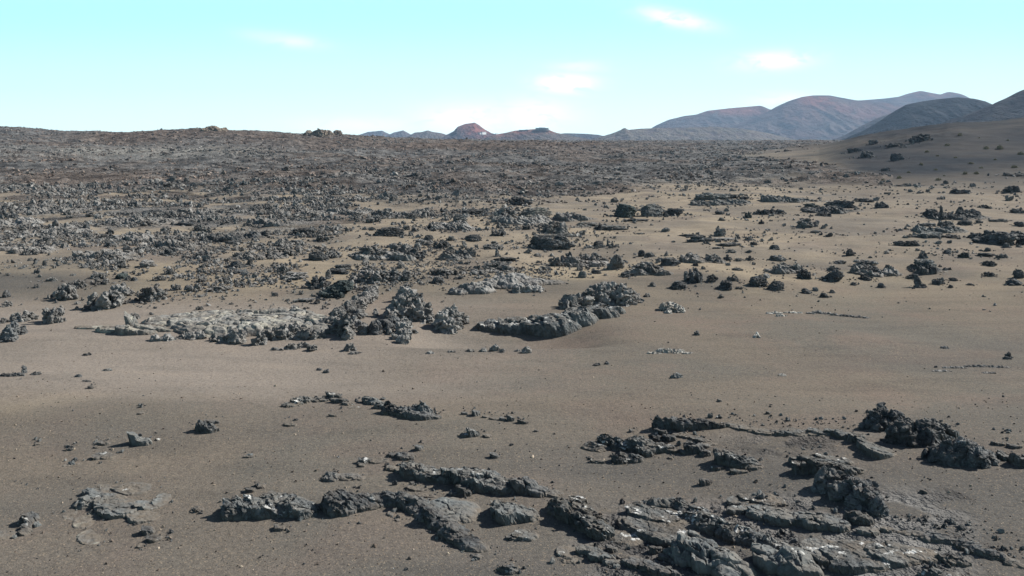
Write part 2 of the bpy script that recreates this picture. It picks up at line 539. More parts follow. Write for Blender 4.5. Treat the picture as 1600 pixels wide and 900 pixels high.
# ------------------------------------------------------------------ ground sheet
def build_ground():
    fine = np.radians(np.linspace(-38, 38, 1500))
    side = np.radians(np.linspace(38, 322, 92))[1:-1]
    th = np.concatenate([fine, side])
    r = [0.4, 1.5, 3, 5, 7, 9, 10.5]
    x = 11.5
    while x < 900:
        r.append(x); x *= 1.0046 if x < 60 else 1.0042
    while x < 4800:
        r.append(x); x *= 1.022
    r = np.array(r)
    T, R = np.meshgrid(th, r)
    X = R * np.sin(T); Y = R * np.cos(T)
    xf, yf = X.ravel(), Y.ravel()
    Z = np.empty_like(xf)
    ATT = {k: np.empty_like(xf) for k in ('lava', 'ochre', 'grey', 'scarp', 'ash', 'cinder_shade', 'light')}
    step = 300000
    for s in range(0, len(xf), step):
        e = slice(s, s + step)
        x_, y_ = xf[e], yf[e]
        Z[e] = H(x_, y_)
        u, px, L, hs = zones(x_, y_)
        py = HOR + FPX * (CAM_H - Z[e]) / np.maximum(y_, 1)
        carp = .95 * (1 - .6 * sst(px, 400, 700)) * (1 - sst(px, 820, 980)) * sst(y_, 56, 84) * sst(fbm2(x_, y_, 1 / 7., 4, 57), -.22, .12)
        flush = .9 * sst(px, 860, 960) * (1 - sst(px, 1470, 1560)) * (1 - sst(y_, 18.6, 20.0)) * sst(fbm2(x_, y_, 1 / 1.6, 4, 58), -.18, .02)
        flush = np.maximum(flush, .8 * np.exp(-((px - 1240) / 110) ** 2 - ((y_ - 22.6) / 1.0) ** 2) * sst(fbm2(x_, y_, 1 / 1.2, 4, 59), -.25, .05))
        carp = np.maximum(carp, flush)
        ATT['lava'][e] = np.maximum(np.maximum(L, carp), (1 - hs) * .55 * sst(y_, 160, 260))
        ATT['ochre'][e] = sst(y_, 38, 52) * (1 - sst(y_, 200, 400)) * (.95 - .45 * sst(px, 1150, 1350)) + .45 * np.exp(-((y_ - 26.5) / 1.6) ** 2) * (1 - sst(px, 300, 500))
        g = .8 * np.exp(-((px - 60) / 150) ** 2 - ((y_ - 50) / 6) ** 2) + .6 * np.exp(-((px - 730) / 130) ** 2 - ((y_ - 45) / 4) ** 2)
        g = g + .8 * np.exp(-((px - 1450) / 260) ** 2 - ((y_ - 31.2) / 1.3) ** 2) + .7 * np.exp(-((px - 840) / 60) ** 2 - ((y_ - 28.6) / .6) ** 2)
        g = g + .55 * np.exp(-((px - 1150) / 420) ** 2 - ((y_ - 20.) / 4.5) ** 2) + .45 * (1 - sst(y_, 17, 24)) + .6 * sst(fbm2(x_ * .5, y_, 1 / 9., 3, 16), .02, .3)
        ATT['grey'][e] = np.clip(g * (.75 + .5 * fbm2(x_, y_, 1 / 4., 3, 15)), 0, 1)
        ATT['scarp'][e] = np.clip(sst(y_, 340, 420) * (1 - sst(y_, 520, 640)) * sst(px, 50, 200) * (1 - sst(px, 950, 1100)) * (.9 + fbm2(x_, y_, 1 / 60., 3, 18)), 0, 1)
        ATT['light'][e] = np.clip(.95 * (1 - sst(px, 450, 1000)) * sst(y_, 24.5, 29) * (1 - sst(y_, 40, 46)) + .35 * sst(y_, 48, 60) * (1 - hs), 0, 1) * (.85 + .5 * fbm2(x_, y_ * 1.5, 1 / 8., 4, 25))
        ATT['cinder_shade'][e] = np.clip(sst(px + 90 * fbm2(x_, y_, 1 / 40., 3, 22), 1190, 1390) * sst(y_, 108, 185) * (.95 + .4 * fbm2(x_, y_, 1 / 50., 3, 23)), 0, 1)  # where the hillside gets dark cinder and painted shade
        ATT['ash'][e] = np.clip(np.exp(-((px - 230) / 170) ** 2 - ((y_ - 300) / 45) ** 2) * (.8 + 1.2 * fbm2(x_, y_, 1 / 30., 3, 19)), 0, .75)
    V = np.stack([xf, yf, Z], 1)
    nr, nt = X.shape
    i = np.arange(nr - 1)[:, None] * nt
    j = np.arange(nt)[None, :]
    j2 = (j + 1) % nt
    F = np.stack([i + j, i + j2, i + nt + j2, i + nt + j], -1).reshape(-1, 4)
    F = F[:, ::-1]
    me = np_mesh('ground', V, F, ATT)
    return link('ground', me, M['ground'], 'brown volcanic sand running into rough dark lava', 'ground', kind='structure')


build_ground()


# ------------------------------------------------------------------ distant hills
def hill(name, label, dist, crest, slope, back=None, red=(), pale=0.0, dark=0.0, gully=1.0, seed=0, res=220, smooth=3, soft=.12):
    crest = np.array(crest, float)
    cx = (crest[:, 0] - 800) / FPX * dist
    cz = CAM_H + (HOR - crest[:, 1]) / FPX * dist
    x = np.linspace(cx[0], cx[-1], res)
    z0 = np.interp(x, cx, cz)
    k = np.exp(-np.linspace(-2, 2, 2 * smooth + 1) ** 2); k /= k.sum()
    z0 = np.convolve(np.pad(z0, smooth, mode='edge'), k, 'valid')
    zmin = -12.0
    hm = z0.max() - zmin
    run = hm / slope * 1.05
    nb = int(res * .7)
    y = dist + np.linspace(-run, run, nb)
    X, Y = np.meshgrid(x, y)
    C = np.interp(X, x, z0)
    dy = (Y - dist) / run
    w = soft
    t = (np.sqrt(dy * dy + w * w) - w) / (math.sqrt(1 + w * w) - w)
    # slopes go straight down, a little concave at the foot
    prof = 1 - t
    Z = zmin + (C - zmin) * prof ** 1.12
    rel = np.clip(t * 1.3, 0, 1)
    sc = hm
    g = ridge2(X + .25 * (Y - dist), (Y - dist) * .35, 1 / (sc * .35), 4, seed + 5)
    Z = Z + gully * sc * .12 * g * rel * prof ** .5
    Z = Z + gully * sc * .05 * fbm2(X, Y, 1 / (sc * .8), 3, seed + 9) * rel
    RED = np.full_like(X, .16)
    pxx = 800 + FPX * X / dist
    pyy = HOR - FPX * (Z - CAM_H) / dist
    for (rx, ry, rw, rh, s) in red:
        RED = np.maximum(RED, s * np.exp(-((pxx - rx) / rw) ** 2 - ((pyy - ry) / rh) ** 2))
    V = np.stack([X.ravel(), Y.ravel(), Z.ravel()], 1)
    i = np.arange(nb - 1)[:, None] * res + np.arange(res - 1)[None, :]
    F = np.stack([i, i + 1, i + res + 1, i + res], -1).reshape(-1, 4)
    n = X.size
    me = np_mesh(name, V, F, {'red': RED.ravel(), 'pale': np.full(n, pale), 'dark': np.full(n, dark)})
    return link(name, me, M['hill'], label, 'hill', kind='structure')


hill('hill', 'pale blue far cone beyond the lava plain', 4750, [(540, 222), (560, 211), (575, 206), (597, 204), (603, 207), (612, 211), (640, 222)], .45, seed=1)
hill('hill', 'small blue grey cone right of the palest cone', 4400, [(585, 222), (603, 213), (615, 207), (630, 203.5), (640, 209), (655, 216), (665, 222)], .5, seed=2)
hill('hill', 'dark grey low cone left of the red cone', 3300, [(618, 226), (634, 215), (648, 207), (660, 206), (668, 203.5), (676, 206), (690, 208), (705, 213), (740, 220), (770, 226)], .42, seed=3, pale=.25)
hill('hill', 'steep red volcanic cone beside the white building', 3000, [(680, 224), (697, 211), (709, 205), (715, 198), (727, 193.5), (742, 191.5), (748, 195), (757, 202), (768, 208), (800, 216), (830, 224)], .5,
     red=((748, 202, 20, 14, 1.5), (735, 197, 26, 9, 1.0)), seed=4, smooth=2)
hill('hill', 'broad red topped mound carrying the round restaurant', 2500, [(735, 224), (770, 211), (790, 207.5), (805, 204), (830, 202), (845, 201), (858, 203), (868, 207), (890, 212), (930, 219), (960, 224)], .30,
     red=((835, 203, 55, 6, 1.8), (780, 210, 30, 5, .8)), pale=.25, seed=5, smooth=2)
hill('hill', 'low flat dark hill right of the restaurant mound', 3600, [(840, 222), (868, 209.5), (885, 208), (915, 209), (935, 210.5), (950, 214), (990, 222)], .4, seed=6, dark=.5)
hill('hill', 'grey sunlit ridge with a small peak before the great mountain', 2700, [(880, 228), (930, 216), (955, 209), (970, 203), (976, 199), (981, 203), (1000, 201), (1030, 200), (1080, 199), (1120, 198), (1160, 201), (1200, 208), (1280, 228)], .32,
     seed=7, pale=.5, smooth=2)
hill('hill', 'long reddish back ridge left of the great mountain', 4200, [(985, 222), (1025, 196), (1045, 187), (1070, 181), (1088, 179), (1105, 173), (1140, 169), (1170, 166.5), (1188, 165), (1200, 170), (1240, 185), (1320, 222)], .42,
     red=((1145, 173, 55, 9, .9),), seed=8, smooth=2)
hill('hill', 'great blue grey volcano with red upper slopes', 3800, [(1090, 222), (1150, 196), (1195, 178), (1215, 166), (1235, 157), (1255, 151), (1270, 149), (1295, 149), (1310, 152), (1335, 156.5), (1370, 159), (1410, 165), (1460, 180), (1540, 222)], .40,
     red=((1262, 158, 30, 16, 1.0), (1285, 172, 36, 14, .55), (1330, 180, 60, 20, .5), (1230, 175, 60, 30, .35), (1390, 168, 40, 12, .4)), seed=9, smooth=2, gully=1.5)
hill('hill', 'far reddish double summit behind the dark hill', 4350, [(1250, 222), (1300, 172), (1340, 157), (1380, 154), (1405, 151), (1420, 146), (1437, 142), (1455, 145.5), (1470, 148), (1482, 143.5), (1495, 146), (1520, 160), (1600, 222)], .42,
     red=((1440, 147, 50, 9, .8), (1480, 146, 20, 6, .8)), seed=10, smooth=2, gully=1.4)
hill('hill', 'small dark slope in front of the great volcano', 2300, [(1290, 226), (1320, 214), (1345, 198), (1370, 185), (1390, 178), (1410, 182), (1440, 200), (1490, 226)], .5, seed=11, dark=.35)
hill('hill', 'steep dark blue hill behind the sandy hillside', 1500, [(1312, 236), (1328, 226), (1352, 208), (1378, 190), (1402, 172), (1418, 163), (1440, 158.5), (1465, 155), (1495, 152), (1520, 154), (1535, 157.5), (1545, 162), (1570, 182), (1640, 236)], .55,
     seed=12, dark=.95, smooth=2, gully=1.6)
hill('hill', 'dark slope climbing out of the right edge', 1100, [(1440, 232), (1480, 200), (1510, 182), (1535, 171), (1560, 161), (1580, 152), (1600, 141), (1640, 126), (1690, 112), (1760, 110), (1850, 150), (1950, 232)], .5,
     seed=13, pale=.15, dark=.7, smooth=2, gully=1.5)

# ------------------------------------------------------------------ rock shapes
import bmesh
_ICO = {}


def ico(level):
    if level not in _ICO:
        bm = bmesh.new()
        bmesh.ops.create_icosphere(bm, subdivisions=level, radius=1.0)
        V = np.array([v.co[:] for v in bm.verts]); F = np.array([[v.index for v in f.verts] for f in bm.faces])
        bm.free()
        _ICO[level] = (V, F)
    return _ICO[level]


def rotm(rx, ry, rz):
    return np.array(Euler((rx, ry, rz)).to_matrix())


def lump(c, rad, rot=(0, 0, 0), style='b', seed=0, level=4):
    """one rock body: b faceted block, k craggy knob, m smooth swell, s flat broken plate"""
    V, F = ico(level)
    rg = np.random.default_rng(seed)
    off = rg.uniform(-50, 50, 3)
    if style in 'bs':
        n = rg.normal(size=(16, 3)); n /= np.linalg.norm(n, axis=1)[:, None]
        d = rg.uniform(.66, 1.0, 16)
        if style == 's':
            n = np.concatenate([n[:9] * np.array([1, 1, .15]), [[.12, .08, 1], [-.1, .05, -1]]])
            n /= np.linalg.norm(n, axis=1)[:, None]
            d = np.concatenate([d[:9], [.62, .7]])
        k = V @ n.T
        r = np.where(k > .05, d[None] / np.maximum(k, .05), 9).min(1)
        r = np.minimum(r, 1.12)
        r = r * (1 + .10 * fbm3(V * 1.0 + off, 2.0, 3))
    elif style == 'p':      # broad plate: irregular outline, steep broken rim, nearly flat top
        th = np.arctan2(V[:, 1], V[:, 0]); ch = np.sqrt(np.maximum(1 - V[:, 2] ** 2, 0))
        C2 = np.stack([np.cos(th), np.sin(th), np.zeros_like(th)], 1)
        ro = 1 + .22 * perlin3(C2 * 1.1 + off, seed) + .13 * perlin3(C2 * 2.9 + off, seed + 1) + .06 * perlin3(C2 * 7 + off, seed + 2)
        rr = ch ** .42 * ro
        zt = np.sign(V[:, 2]) * np.abs(V[:, 2]) ** .34
        P = np.stack([C2[:, 0] * rr, C2[:, 1] * rr, zt], 1)
        top = .16 * perlin3(P * np.array([1.6, 1.6, 0]) + off, seed + 3) + .07 * perlin3(P * np.array([4., 4., 0]) + off, seed + 4)
        P[:, 2] += top * (V[:, 2] > 0)
        r = None
    elif style == 'k':
        r = 1 + .30 * ridge3(V + off, 1.1, 3) + .10 * ridge3(V + off, 4.0, 2)
        r *= .85
    else:
        r = 1 + .16 * fbm3(V + off, 1.2, 3)
    P = (V * r[:, None] if r is not None else P) * np.array(rad)
    return P @ rotm(*rot).T + np.array(c), F


def join(parts):
    Vs, Fs, o = [], [], 0
    for V, F in parts:
        Vs.append(V); Fs.append(F + o); o += len(V)
    return np.concatenate(Vs), np.concatenate(Fs)


def fuse(parts, voxel):
    """union of the bodies as one closed skin"""
    V, F = join(parts)
    me = np_mesh('tmp', V, F)
    o = bpy.data.objects.new('tmp', me); COL.objects.link(o)
    md = o.modifiers.new('r', 'REMESH'); md.mode = 'VOXEL'; md.voxel_size = voxel; md.use_smooth_shade = True
    dg = bpy.context.evaluated_depsgraph_get()
    ev = o.evaluated_get(dg)
    m2 = ev.to_mesh()
    nv = len(m2.vertices)
    V2 = np.empty(nv * 3, np.float32); m2.vertices.foreach_get('co', V2); V2 = V2.reshape(-1, 3).astype(float)
    N2 = np.empty(nv * 3, np.float32); m2.vertex_normals.foreach_get('vector', N2); N2 = N2.reshape(-1, 3).astype(float)
    F2 = np.empty(len(m2.polygons) * 4, np.int32); m2.polygons.foreach_get('vertices', F2); F2 = F2.reshape(-1, 4)
    ev.to_mesh_clear()
    bpy.data.objects.remove(o); bpy.data.meshes.remove(me)
    return V2, N2, F2


def crag(V, N, s, seed, amt=1.0, crack=1.0):
    off = np.random.default_rng(seed).uniform(-40, 40, 3)
    P = V / s + off
    Q = P + .22 * np.stack([perlin3(P * 1.7 + 3, seed + 1), perlin3(P * 1.7 + 31, seed + 2), perlin3(P * 1.7 + 61, seed + 3)], 1)
    d = .17 * ridge3(Q * np.array([1, 1, 1.5]), .7, 2)
    f1, f2, v = worley3(Q * np.array([1.1, 1.1, 1.7]), seed)
    d = d + .42 * v - .10 * crack * np.exp(-(f2 - f1) / .05)
    f1, f2, v = worley3(Q * 2.9, seed + 4)
    d = d + .20 * v - .04 * crack * np.exp(-(f2 - f1) / .08)
    f1, f2, v = worley3(P * 7.1, seed + 8)
    d = d + .085 * v + .03 * ridge3(P, 6.0, 3)
    W_ = np.stack([perlin3(P * 2.6 + 3, seed + 1), perlin3(P * 2.6 + 31, seed + 2), perlin3(P * 2.6 + 61, seed + 3)], 1)
    return V + N * (d * s * amt)[:, None] + W_ * (.09 * s * amt)


def variant(kind, seed):
    """library rock: footprint about 1 wide, top at z = 1, base below z = 0"""
    rg = np.random.default_rng(seed)
    parts = []
    if kind == 'clump':
        parts.append(lump((0, 0, -.12), (.40, .36, .34), style='k', seed=seed, level=3))
        for i in range(rg.integers(30, 46)):
            a = rg.uniform(0, 2 * math.pi); r = math.sqrt(rg.uniform(0, 1)) * .45
            s = rg.uniform(.05, .14)
            hh = rg.uniform(.0, .62) * (1 - 1.1 * r)
            parts.append(lump((r * math.cos(a), r * math.sin(a), hh), (s * rg.uniform(.9, 1.6), s * rg.uniform(.4, .8), s * rg.uniform(.7, 1.9)),
                              (rg.normal(0, .8), rg.normal(0, .8), rg.uniform(0, 6)), 'b', seed * 50 + i, 3))
        s, vox, amt, crk = .16, .019, .8, .5
    elif kind == 'boulder':
        parts.append(lump((0, 0, .28), (.46, .42, .72), (rg.normal(0, .2), rg.normal(0, .2), 0), 'b', seed, 4))
        for i in range(4):
            a = rg.uniform(0, 6.28)
            parts.append(lump((.3 * math.cos(a), .3 * math.sin(a), .1), (.22, .18, rg.uniform(.2, .45)), (rg.normal(0, .4), rg.normal(0, .4), 0), 'b', seed * 9 + i, 3))
        s, vox, amt, crk = .30, .022, .60, .8
    elif kind == 'slab':
        for i in range(rg.integers(3, 6)):
            a = rg.uniform(0, 6.28); r = rg.uniform(.05, .25)
            parts.append(lump((r * math.cos(a), r * math.sin(a), rg.uniform(.1, .5)), (rg.uniform(.22, .36), rg.uniform(.18, .32), rg.uniform(.25, .5)),
                              (rg.normal(0, .16), rg.normal(0, .16), rg.uniform(0, 6)), 's', seed * 70 + i, 4))
        s, vox, amt, crk = .22, .021, .8, 1.0
    elif kind == 'spire':
        parts.append(lump((0, 0, .35), (.30, .22, .75), (rg.normal(0, .12), rg.normal(0, .15), rg.uniform(0, 6)), 'b', seed, 4))
        for i in range(5):
            a = rg.uniform(0, 6.28)
            parts.append(lump((.28 * math.cos(a), .28 * math.sin(a), .05), (.2, .16, rg.uniform(.15, .4)), (rg.normal(0, .4), rg.normal(0, .4), 0), 'k', seed * 31 + i, 3))
        s, vox, amt, crk = .22, .021, .8, .6
    elif kind == 'mound':
        parts.append(lump((0, 0, -.1), (.5, .46, 1.0), (0, 0, 0), 'm', seed, 4))
        for i in range(10):
            a = rg.uniform(0, 6.28); r = rg.uniform(.1, .4)
            parts.append(lump((r * math.cos(a), r * math.sin(a), .75 * (1 - r * 1.9)), (.16, .10, .3), (rg.normal(0, .3), rg.normal(0, .3), rg.uniform(0, 6)), 'b', seed * 13 + i, 3))
        s, vox, amt, crk = .20, .021, .9, 1.0
    V, N, F = fuse(parts, vox)
    V = crag(V, N, s, seed, amt, crk)
    sel = V[:, 2] > 0
    w = max(np.ptp(V[sel, 0]), np.ptp(V[sel, 1]))
    V[:, :2] /= w
    V[:, :2] -= (V[sel, :2].max(0) + V[sel, :2].min(0)) / 2
    V[:, 2] = np.where(V[:, 2] > 0, V[:, 2] / V[:, 2].max(), V[:, 2])
    return V, F


LIB = {}
for kind, cnt in (('clump', 10), ('boulder', 6), ('slab', 6), ('spire', 4), ('mound', 4)):
    LIB[kind] = [variant(kind, 100 * (ord(kind[0])) + i) for i in range(cnt)]
_mesh_cache = {}


def lib_mesh(kind, i, mat):
    key = (kind, i, mat)
    if key not in _mesh_cache:
        V, F = LIB[kind][i]
        me = np_mesh('rock_' + kind, V, F, smooth=False)
        me.materials.append(M[mat])
        _mesh_cache[key] = me
    return _mesh_cache[key]


NAMES = {'clump': 'lava_clump', 'boulder': 'lava_boulder', 'slab': 'flat_lava_rock', 'spire': 'lava_spire', 'mound': 'lava_mound'}
CATS = {'clump': 'lava rock', 'boulder': 'boulder', 'slab': 'flat rock', 'spire': 'rock spire', 'mound': 'rock mound'}
_cnt = [0]
PLACED = []
RIM = []


def rock(px, base, w, h, kind='clump', mat='clinker', label=None, group=None, deep=.75, rot=None, vi=None, sink=.12):
    """a rock whose foot shows at row BASE, W wide and H high in photograph pixels"""
    _cnt[0] += 1
    rg = np.random.default_rng(5000 + _cnt[0])
    x, y, z = at(px, base - 1)
    W_ = w / FPX * y
    dep = W_ * deep
    y += dep * .35; x = (px - 800) / FPX * y
    z = float(H(np.array([x]), np.array([y]))[0])
    hh = .88 * max(h / FPX * y - dep * .25 * CAM_H / y, .45 * h / FPX * y)
    vi = rg.integers(len(LIB[kind])) if vi is None else vi
    o = link(NAMES[kind], lib_mesh(kind, int(vi), mat), None, label, CATS[kind], group)
    o.location = (x, y, z - sink * hh)
    o.scale = (W_ * 1.06, dep * 1.06, hh * (1 + sink))
    if rot is None:
        rot = rg.uniform(-.35, .35) + (math.pi if rg.random() < .5 else 0) if deep < .65 else rg.uniform(0, 6.28)
        if deep >= .65: o.scale = (W_ * .98, W_ * .9, hh * (1 + sink))
    o.rotation_euler = (0, 0, rot)
    PLACED.append((x, y, W_))
    return o


def outcrop(name, cat, label, mat, blobs, voxel=.019, amt=1.0, crack=1.0, group=None, grain=None, over=.38, field=None, low=None, flat=False, kk=None):
    """a shaped outcrop: bodies given by ground point, width, ground depth (all photograph pixels) and height in metres"""
    if field or (field is None and blobs[0][1] > 600):
        return crust(name, cat, label, mat, blobs, amt, crack, group, over, low, flat, kk)
    parts = []; sizes = []
    _cnt[0] += 1
    x0, y0, z0 = at(blobs[0][0], blobs[0][1])
    for i, b in enumerate(blobs):
        px, py, w, yd, hm = b[:5]
        if py > 600:
            hm *= .85; RIM.append((px, py, w, yd))
        style = b[5] if len(b) > 5 else 'b'
        tilt = b[6] if len(b) > 6 else (0, 0, 0)
        x, y, z = at(px, py)
        rx = w / FPX * y / 2
        ry = max(yd * y * y / (CAM_H * FPX) / 2, .05)
        if style in 'sp':
            style = 'p'; rz = hm * .55
            if tilt == (0, 0, 0): tilt = (.03, .06, 0)
            c = (x - x0, y - y0, z - z0 + hm * .40)
        else:
            c = (x - x0, y - y0, z - z0 - hm * .12); rz = hm * 1.06
        parts.append(lump(c, (rx * 1.08, ry * 1.08, rz), tilt, style, _cnt[0] * 97 + i, 4))
        sizes.append(min(rx, max(rz, ry)) * 1.1)
    V, N, F = fuse(parts, voxel)
    s = grain or float(np.mean(sizes))
    V = crag(V, N, s, _cnt[0] * 3, amt, crack)
    me = np_mesh(name, V, F, smooth=False)
    me.materials.append(M[mat])
    o = link(name, me, None, label, cat, group)
    o.location = (x0, y0, z0)
    return o


def crust(name, cat, label, mat, blobs, amt=1.0, crack=1.0, group=None, over=.38, low=None, flat=False, kk=None):
    """half buried broken crust: plates stand up along their left and near rims and dip under the sand behind"""
    _cnt[0] += 1
    sd = _cnt[0] * 13
    B = []
    for i, b in enumerate(blobs):
        px, py, w, yd, hm = b[:5]
        style = b[5] if len(b) > 5 else 'b'
        rot = b[6][2] if len(b) > 6 else 0
        x, y, z = at(px, py)
        near = y < 32
        B.append((x, y, w / FPX * y / 2 * 1.12, max(yd * y * y / (CAM_H * FPX) / 2 * 1.15, .05), hm * (low if low else (.66 if near else 1.0)), style, rot, i))
        if near: RIM.append((px, py, w, yd))
    x0 = min(b[0] - b[2] * 1.35 for b in B) - .15; x1 = max(b[0] + b[2] * 1.35 for b in B) + .15
    y0 = min(b[1] - b[3] * 1.5 for b in B) - .15; y1 = max(b[1] + b[3] * 1.5 for b in B) + .15
    yc = (y0 + y1) / 2
    res = max(.020, .00095 * yc) if yc < 32 else max(.045, .00085 * yc)
    nx = int((x1 - x0) / res) + 2; ny = int((y1 - y0) / res) + 2
    X, Y = np.meshgrid(np.linspace(x0, x1, nx), np.linspace(y0, y1, ny))
    xf, yf = X.ravel(), Y.ravel()
    G = np.stack([xf, yf, np.zeros_like(xf)], 1)
    k = kk or min(1.0, .45 + .5 * np.mean([b[2] for b in B]))       # feature size follows the outcrop
    wx = xf + .16 * k * fbm2(xf, yf, 1.1 / k, 4, sd) + .04 * k * fbm2(xf, yf, 6. / k, 2, sd + 3)
    wy = yf + .16 * k * fbm2(xf, yf, 1.1 / k, 4, sd + 40) + .04 * k * fbm2(xf, yf, 6. / k, 2, sd + 43)
    h = np.full(len(xf), -.30)
    for (bx, by, rx, ry, hm, style, rot, i) in B:
        c_, s_ = math.cos(rot), math.sin(rot)
        dx, dy = wx - bx, wy - by
        a = (c_ * dx + s_ * dy) / rx; b_ = (-s_ * dx + c_ * dy) / ry
        e = 1 - a * a - b_ * b_
        if flat:
            st = .45 * sst(e, -.02, .08) + .30 * sst(e + .16 * fbm2(xf, yf, 2.2 / k, 2, sd + 31), .08, .18) + .25 * sst(e + .2 * fbm2(xf, yf, 1.7 / k, 2, sd + 35), .22, .36)
            f = st * (1.0 - .10 * (b_ + 1)) * (1 + .12 * perlin2(xf * 1.3 + i, yf * 1.3, sd))
        elif style in 'sp':
            st = .55 * sst(e, -.02, .07) + .45 * sst(e + .15 * fbm2(xf, yf, 2.4 / k, 2, sd + 31), .09, .20)
            f = st * (1.05 - .38 * (a + 1) - .10 * (b_ + 1))
        elif style == 'm':
            f = np.sqrt(np.clip(e, 0, 1)) * (1.0 - .18 * a)
        elif style == 'k':
            f = np.clip(e, 0, 1) ** .45 * (.80 + .40 * ridge2(xf, yf, 1.5 / max(rx, .15), 3, sd + i))
        else:
            f = sst(e, -.02, .30) * (.92 - .26 * a - .08 * b_)
        f = np.where(e > -.02, f, 0)
        h = np.maximum(h, np.where(f > .001, hm * f - .02, -.30))
    on = sst(h, -.02, .07)
    # broken plates: each cell has its own tilt
    f1, f2, v = worley3(np.stack([wx * 1.9 / k, wy * 1.9 / k, np.full_like(xf, sd)], 1), sd)
    rough = .150 * v - .10 * crack * np.exp(-(f2 - f1) / .045)
    f1, f2, v = worley3(np.stack([wx * 5.2 / k, wy * 5.2 / k, np.full_like(xf, sd)], 1), sd + 5)
    rough = rough + .075 * v - .03 * crack * np.exp(-(f2 - f1) / .07)
    rough = rough + .05 * ridge2(xf, yf, 3.4 / k, 3, sd + 11) + .018 * ridge2(xf, yf, 13. / k, 2, sd + 15)
    hs_ = np.clip(h, 0, None)
    lim = np.clip(hs_ / .25, .25, 1.15)
    h = h + on * rough * amt * k * lim
    gz = H(xf, yf, False) if yc > 100 else H(xf, yf)
    hp = np.clip(h, 0, None)
    Q3 = np.stack([xf * 5 / k, yf * 5 / k, h * 11 / k], 1)
    xo = xf - over * hp * (1 + .5 * perlin2(xf * 2.2 / k, yf * 2.2 / k, sd)) + on * .07 * amt * perlin3(Q3, sd + 21)
    yo = yf - .8 * over * hp * (1 + .5 * perlin2(xf * 2.2 / k + 9, yf * 2.2 / k, sd)) + on * .07 * amt * perlin3(Q3, sd + 22)
    V = np.stack([xo, yo, gz + h], 1)
    o_ = np.array([(x0 + x1) / 2, yc, float(np.mean(gz))])
    V -= o_
    i = np.arange(ny - 1)[:, None] * nx + np.arange(nx - 1)[None, :]
    F = np.stack([i, i + 1, i + nx + 1, i + nx], -1).reshape(-1, 4)
    keepf = (h[F] > -.12).any(1)
    F = F[keepf]
    used = np.zeros(len(V), bool); used[F.ravel()] = True
    mp = np.cumsum(used) - 1
    drift = (1 - sst(h + .05 * fbm2(xf, yf, 2.5 / k, 4, sd + 61), .015, .10 if yc < 32 else .16))
    me = np_mesh(name, V[used], mp[F], {'drift': drift[used]}, smooth=False)
    me.materials.append(M[mat])
    o = link(name, me, None, label, cat, group)
    o.location = o_
    return o


def stones(label, group, mat, blobs, voxel=.03, name='lava_stone'):
    for b in blobs:
        outcrop(name, 'stone', label, mat, [b], voxel, .8, .6, group)


def chain(pts, w, yd, h, style='b', n=None):
    """bodies strung along a line of ground points"""
    pts = np.array(pts, float)
    seg = np.concatenate([[0], np.cumsum(np.hypot(*np.diff(pts[:, :2], axis=0).T))])
    n = n or max(3, int(seg[-1] / (w * .55)))
    out = []
    rg = np.random.default_rng(int(pts.sum()))
    for k, t in enumerate(np.linspace(0, seg[-1], n)):
        f = rg.uniform(.8, 1.25)
        hh = np.interp(t, seg, pts[:, 2]) if pts.shape[1] > 2 else h
        out.append((np.interp(t, seg, pts[:, 0]), np.interp(t, seg, pts[:, 1]), w * f, yd * f, hh * rg.uniform(.55, 1.05), style, (rg.normal(0, .1), rg.normal(.12, .12), rg.uniform(-.5, .5))))
    return out


OUT = 'lava_outcrop'; RIDGE = 'lava_ridge'; SLAB = 'flat_lava_rock'; BOULD = 'lava_boulder'
oc, rd, sl, bd = 'rock outcrop', 'lava ridge', 'flat rock', 'boulder'

# ---- foreground, left
outcrop(OUT, oc, 'long low dark outcrop topped with white lichen, alone left of the arching lava ridge', 'lichen',
        [(380, 800, 62, 22, .42, 'k'), (425, 798, 78, 22, .30), (462, 796, 52, 22, .36, 'k'), (480, 801, 30, 18, .30), (440, 785, 60, 10, .30)])
outcrop(RIDGE, rd, 'arching dark lava ridge curling down from a rough knob to the right', 'dark',
        [(537, 792, 60, 26, .50, 'k'), (560, 790, 44, 18, .40, 'k')] +
        chain([(572, 789, .38), (600, 783, .42), (632, 784, .42), (655, 794, .40), (680, 810, .38), (702, 826, .36), (722, 843, .34), (742, 856, .28)], 40, 13, .4, 'm', 17),
        amt=.8)
outcrop(SLAB, sl, 'rounded grey lava swell lying inside the bend of the arching ridge', 'smooth', [(700, 800, 96, 36, .24, 'm'), (725, 806, 50, 22, .22, 'm')], amt=.6)
outcrop(BOULD, bd, 'round grey boulder with a dark hollow at its left, right of the grey swell', 'smooth',
        [(796, 808, 44, 22, .38), (782, 803, 24, 22, .42, 'k'), (824, 806, 40, 18, .24)])
outcrop(SLAB, sl, 'small pale grey slab below the round hollowed boulder', 'smooth', [(822, 838, 40, 14, .13), (805, 840, 22, 10, .10)])
outcrop(OUT, oc, 'dark wedge shaped outcrop with a white streak, left half of the humped pair', 'lichen',
        [(650, 741, 44, 16, .42), (672, 745, 50, 16, .28), (696, 750, 34, 12, .20)])
outcrop(OUT, oc, 'humped dark outcrop crowned with white lichen, right half of the pair', 'lichen',
        [(718, 748, 44, 14, .32), (752, 756, 76, 22, .40), (785, 762, 46, 18, .32)])
outcrop(BOULD, bd, 'black shadowed block tapering right beside the lichen crowned hump', 'dark', [(822, 764, 40, 16, .44), (845, 770, 34, 12, .22), (868, 772, 26, 10, .12)], amt=.7, kk=1.0, low=.60, over=.30)
outcrop(OUT, oc, 'small knobbly dark rock above the arching ridge knob', 'dark', [(520, 747, 28, 10, .22, 'k'), (545, 746, 46, 10, .14, 'm')])
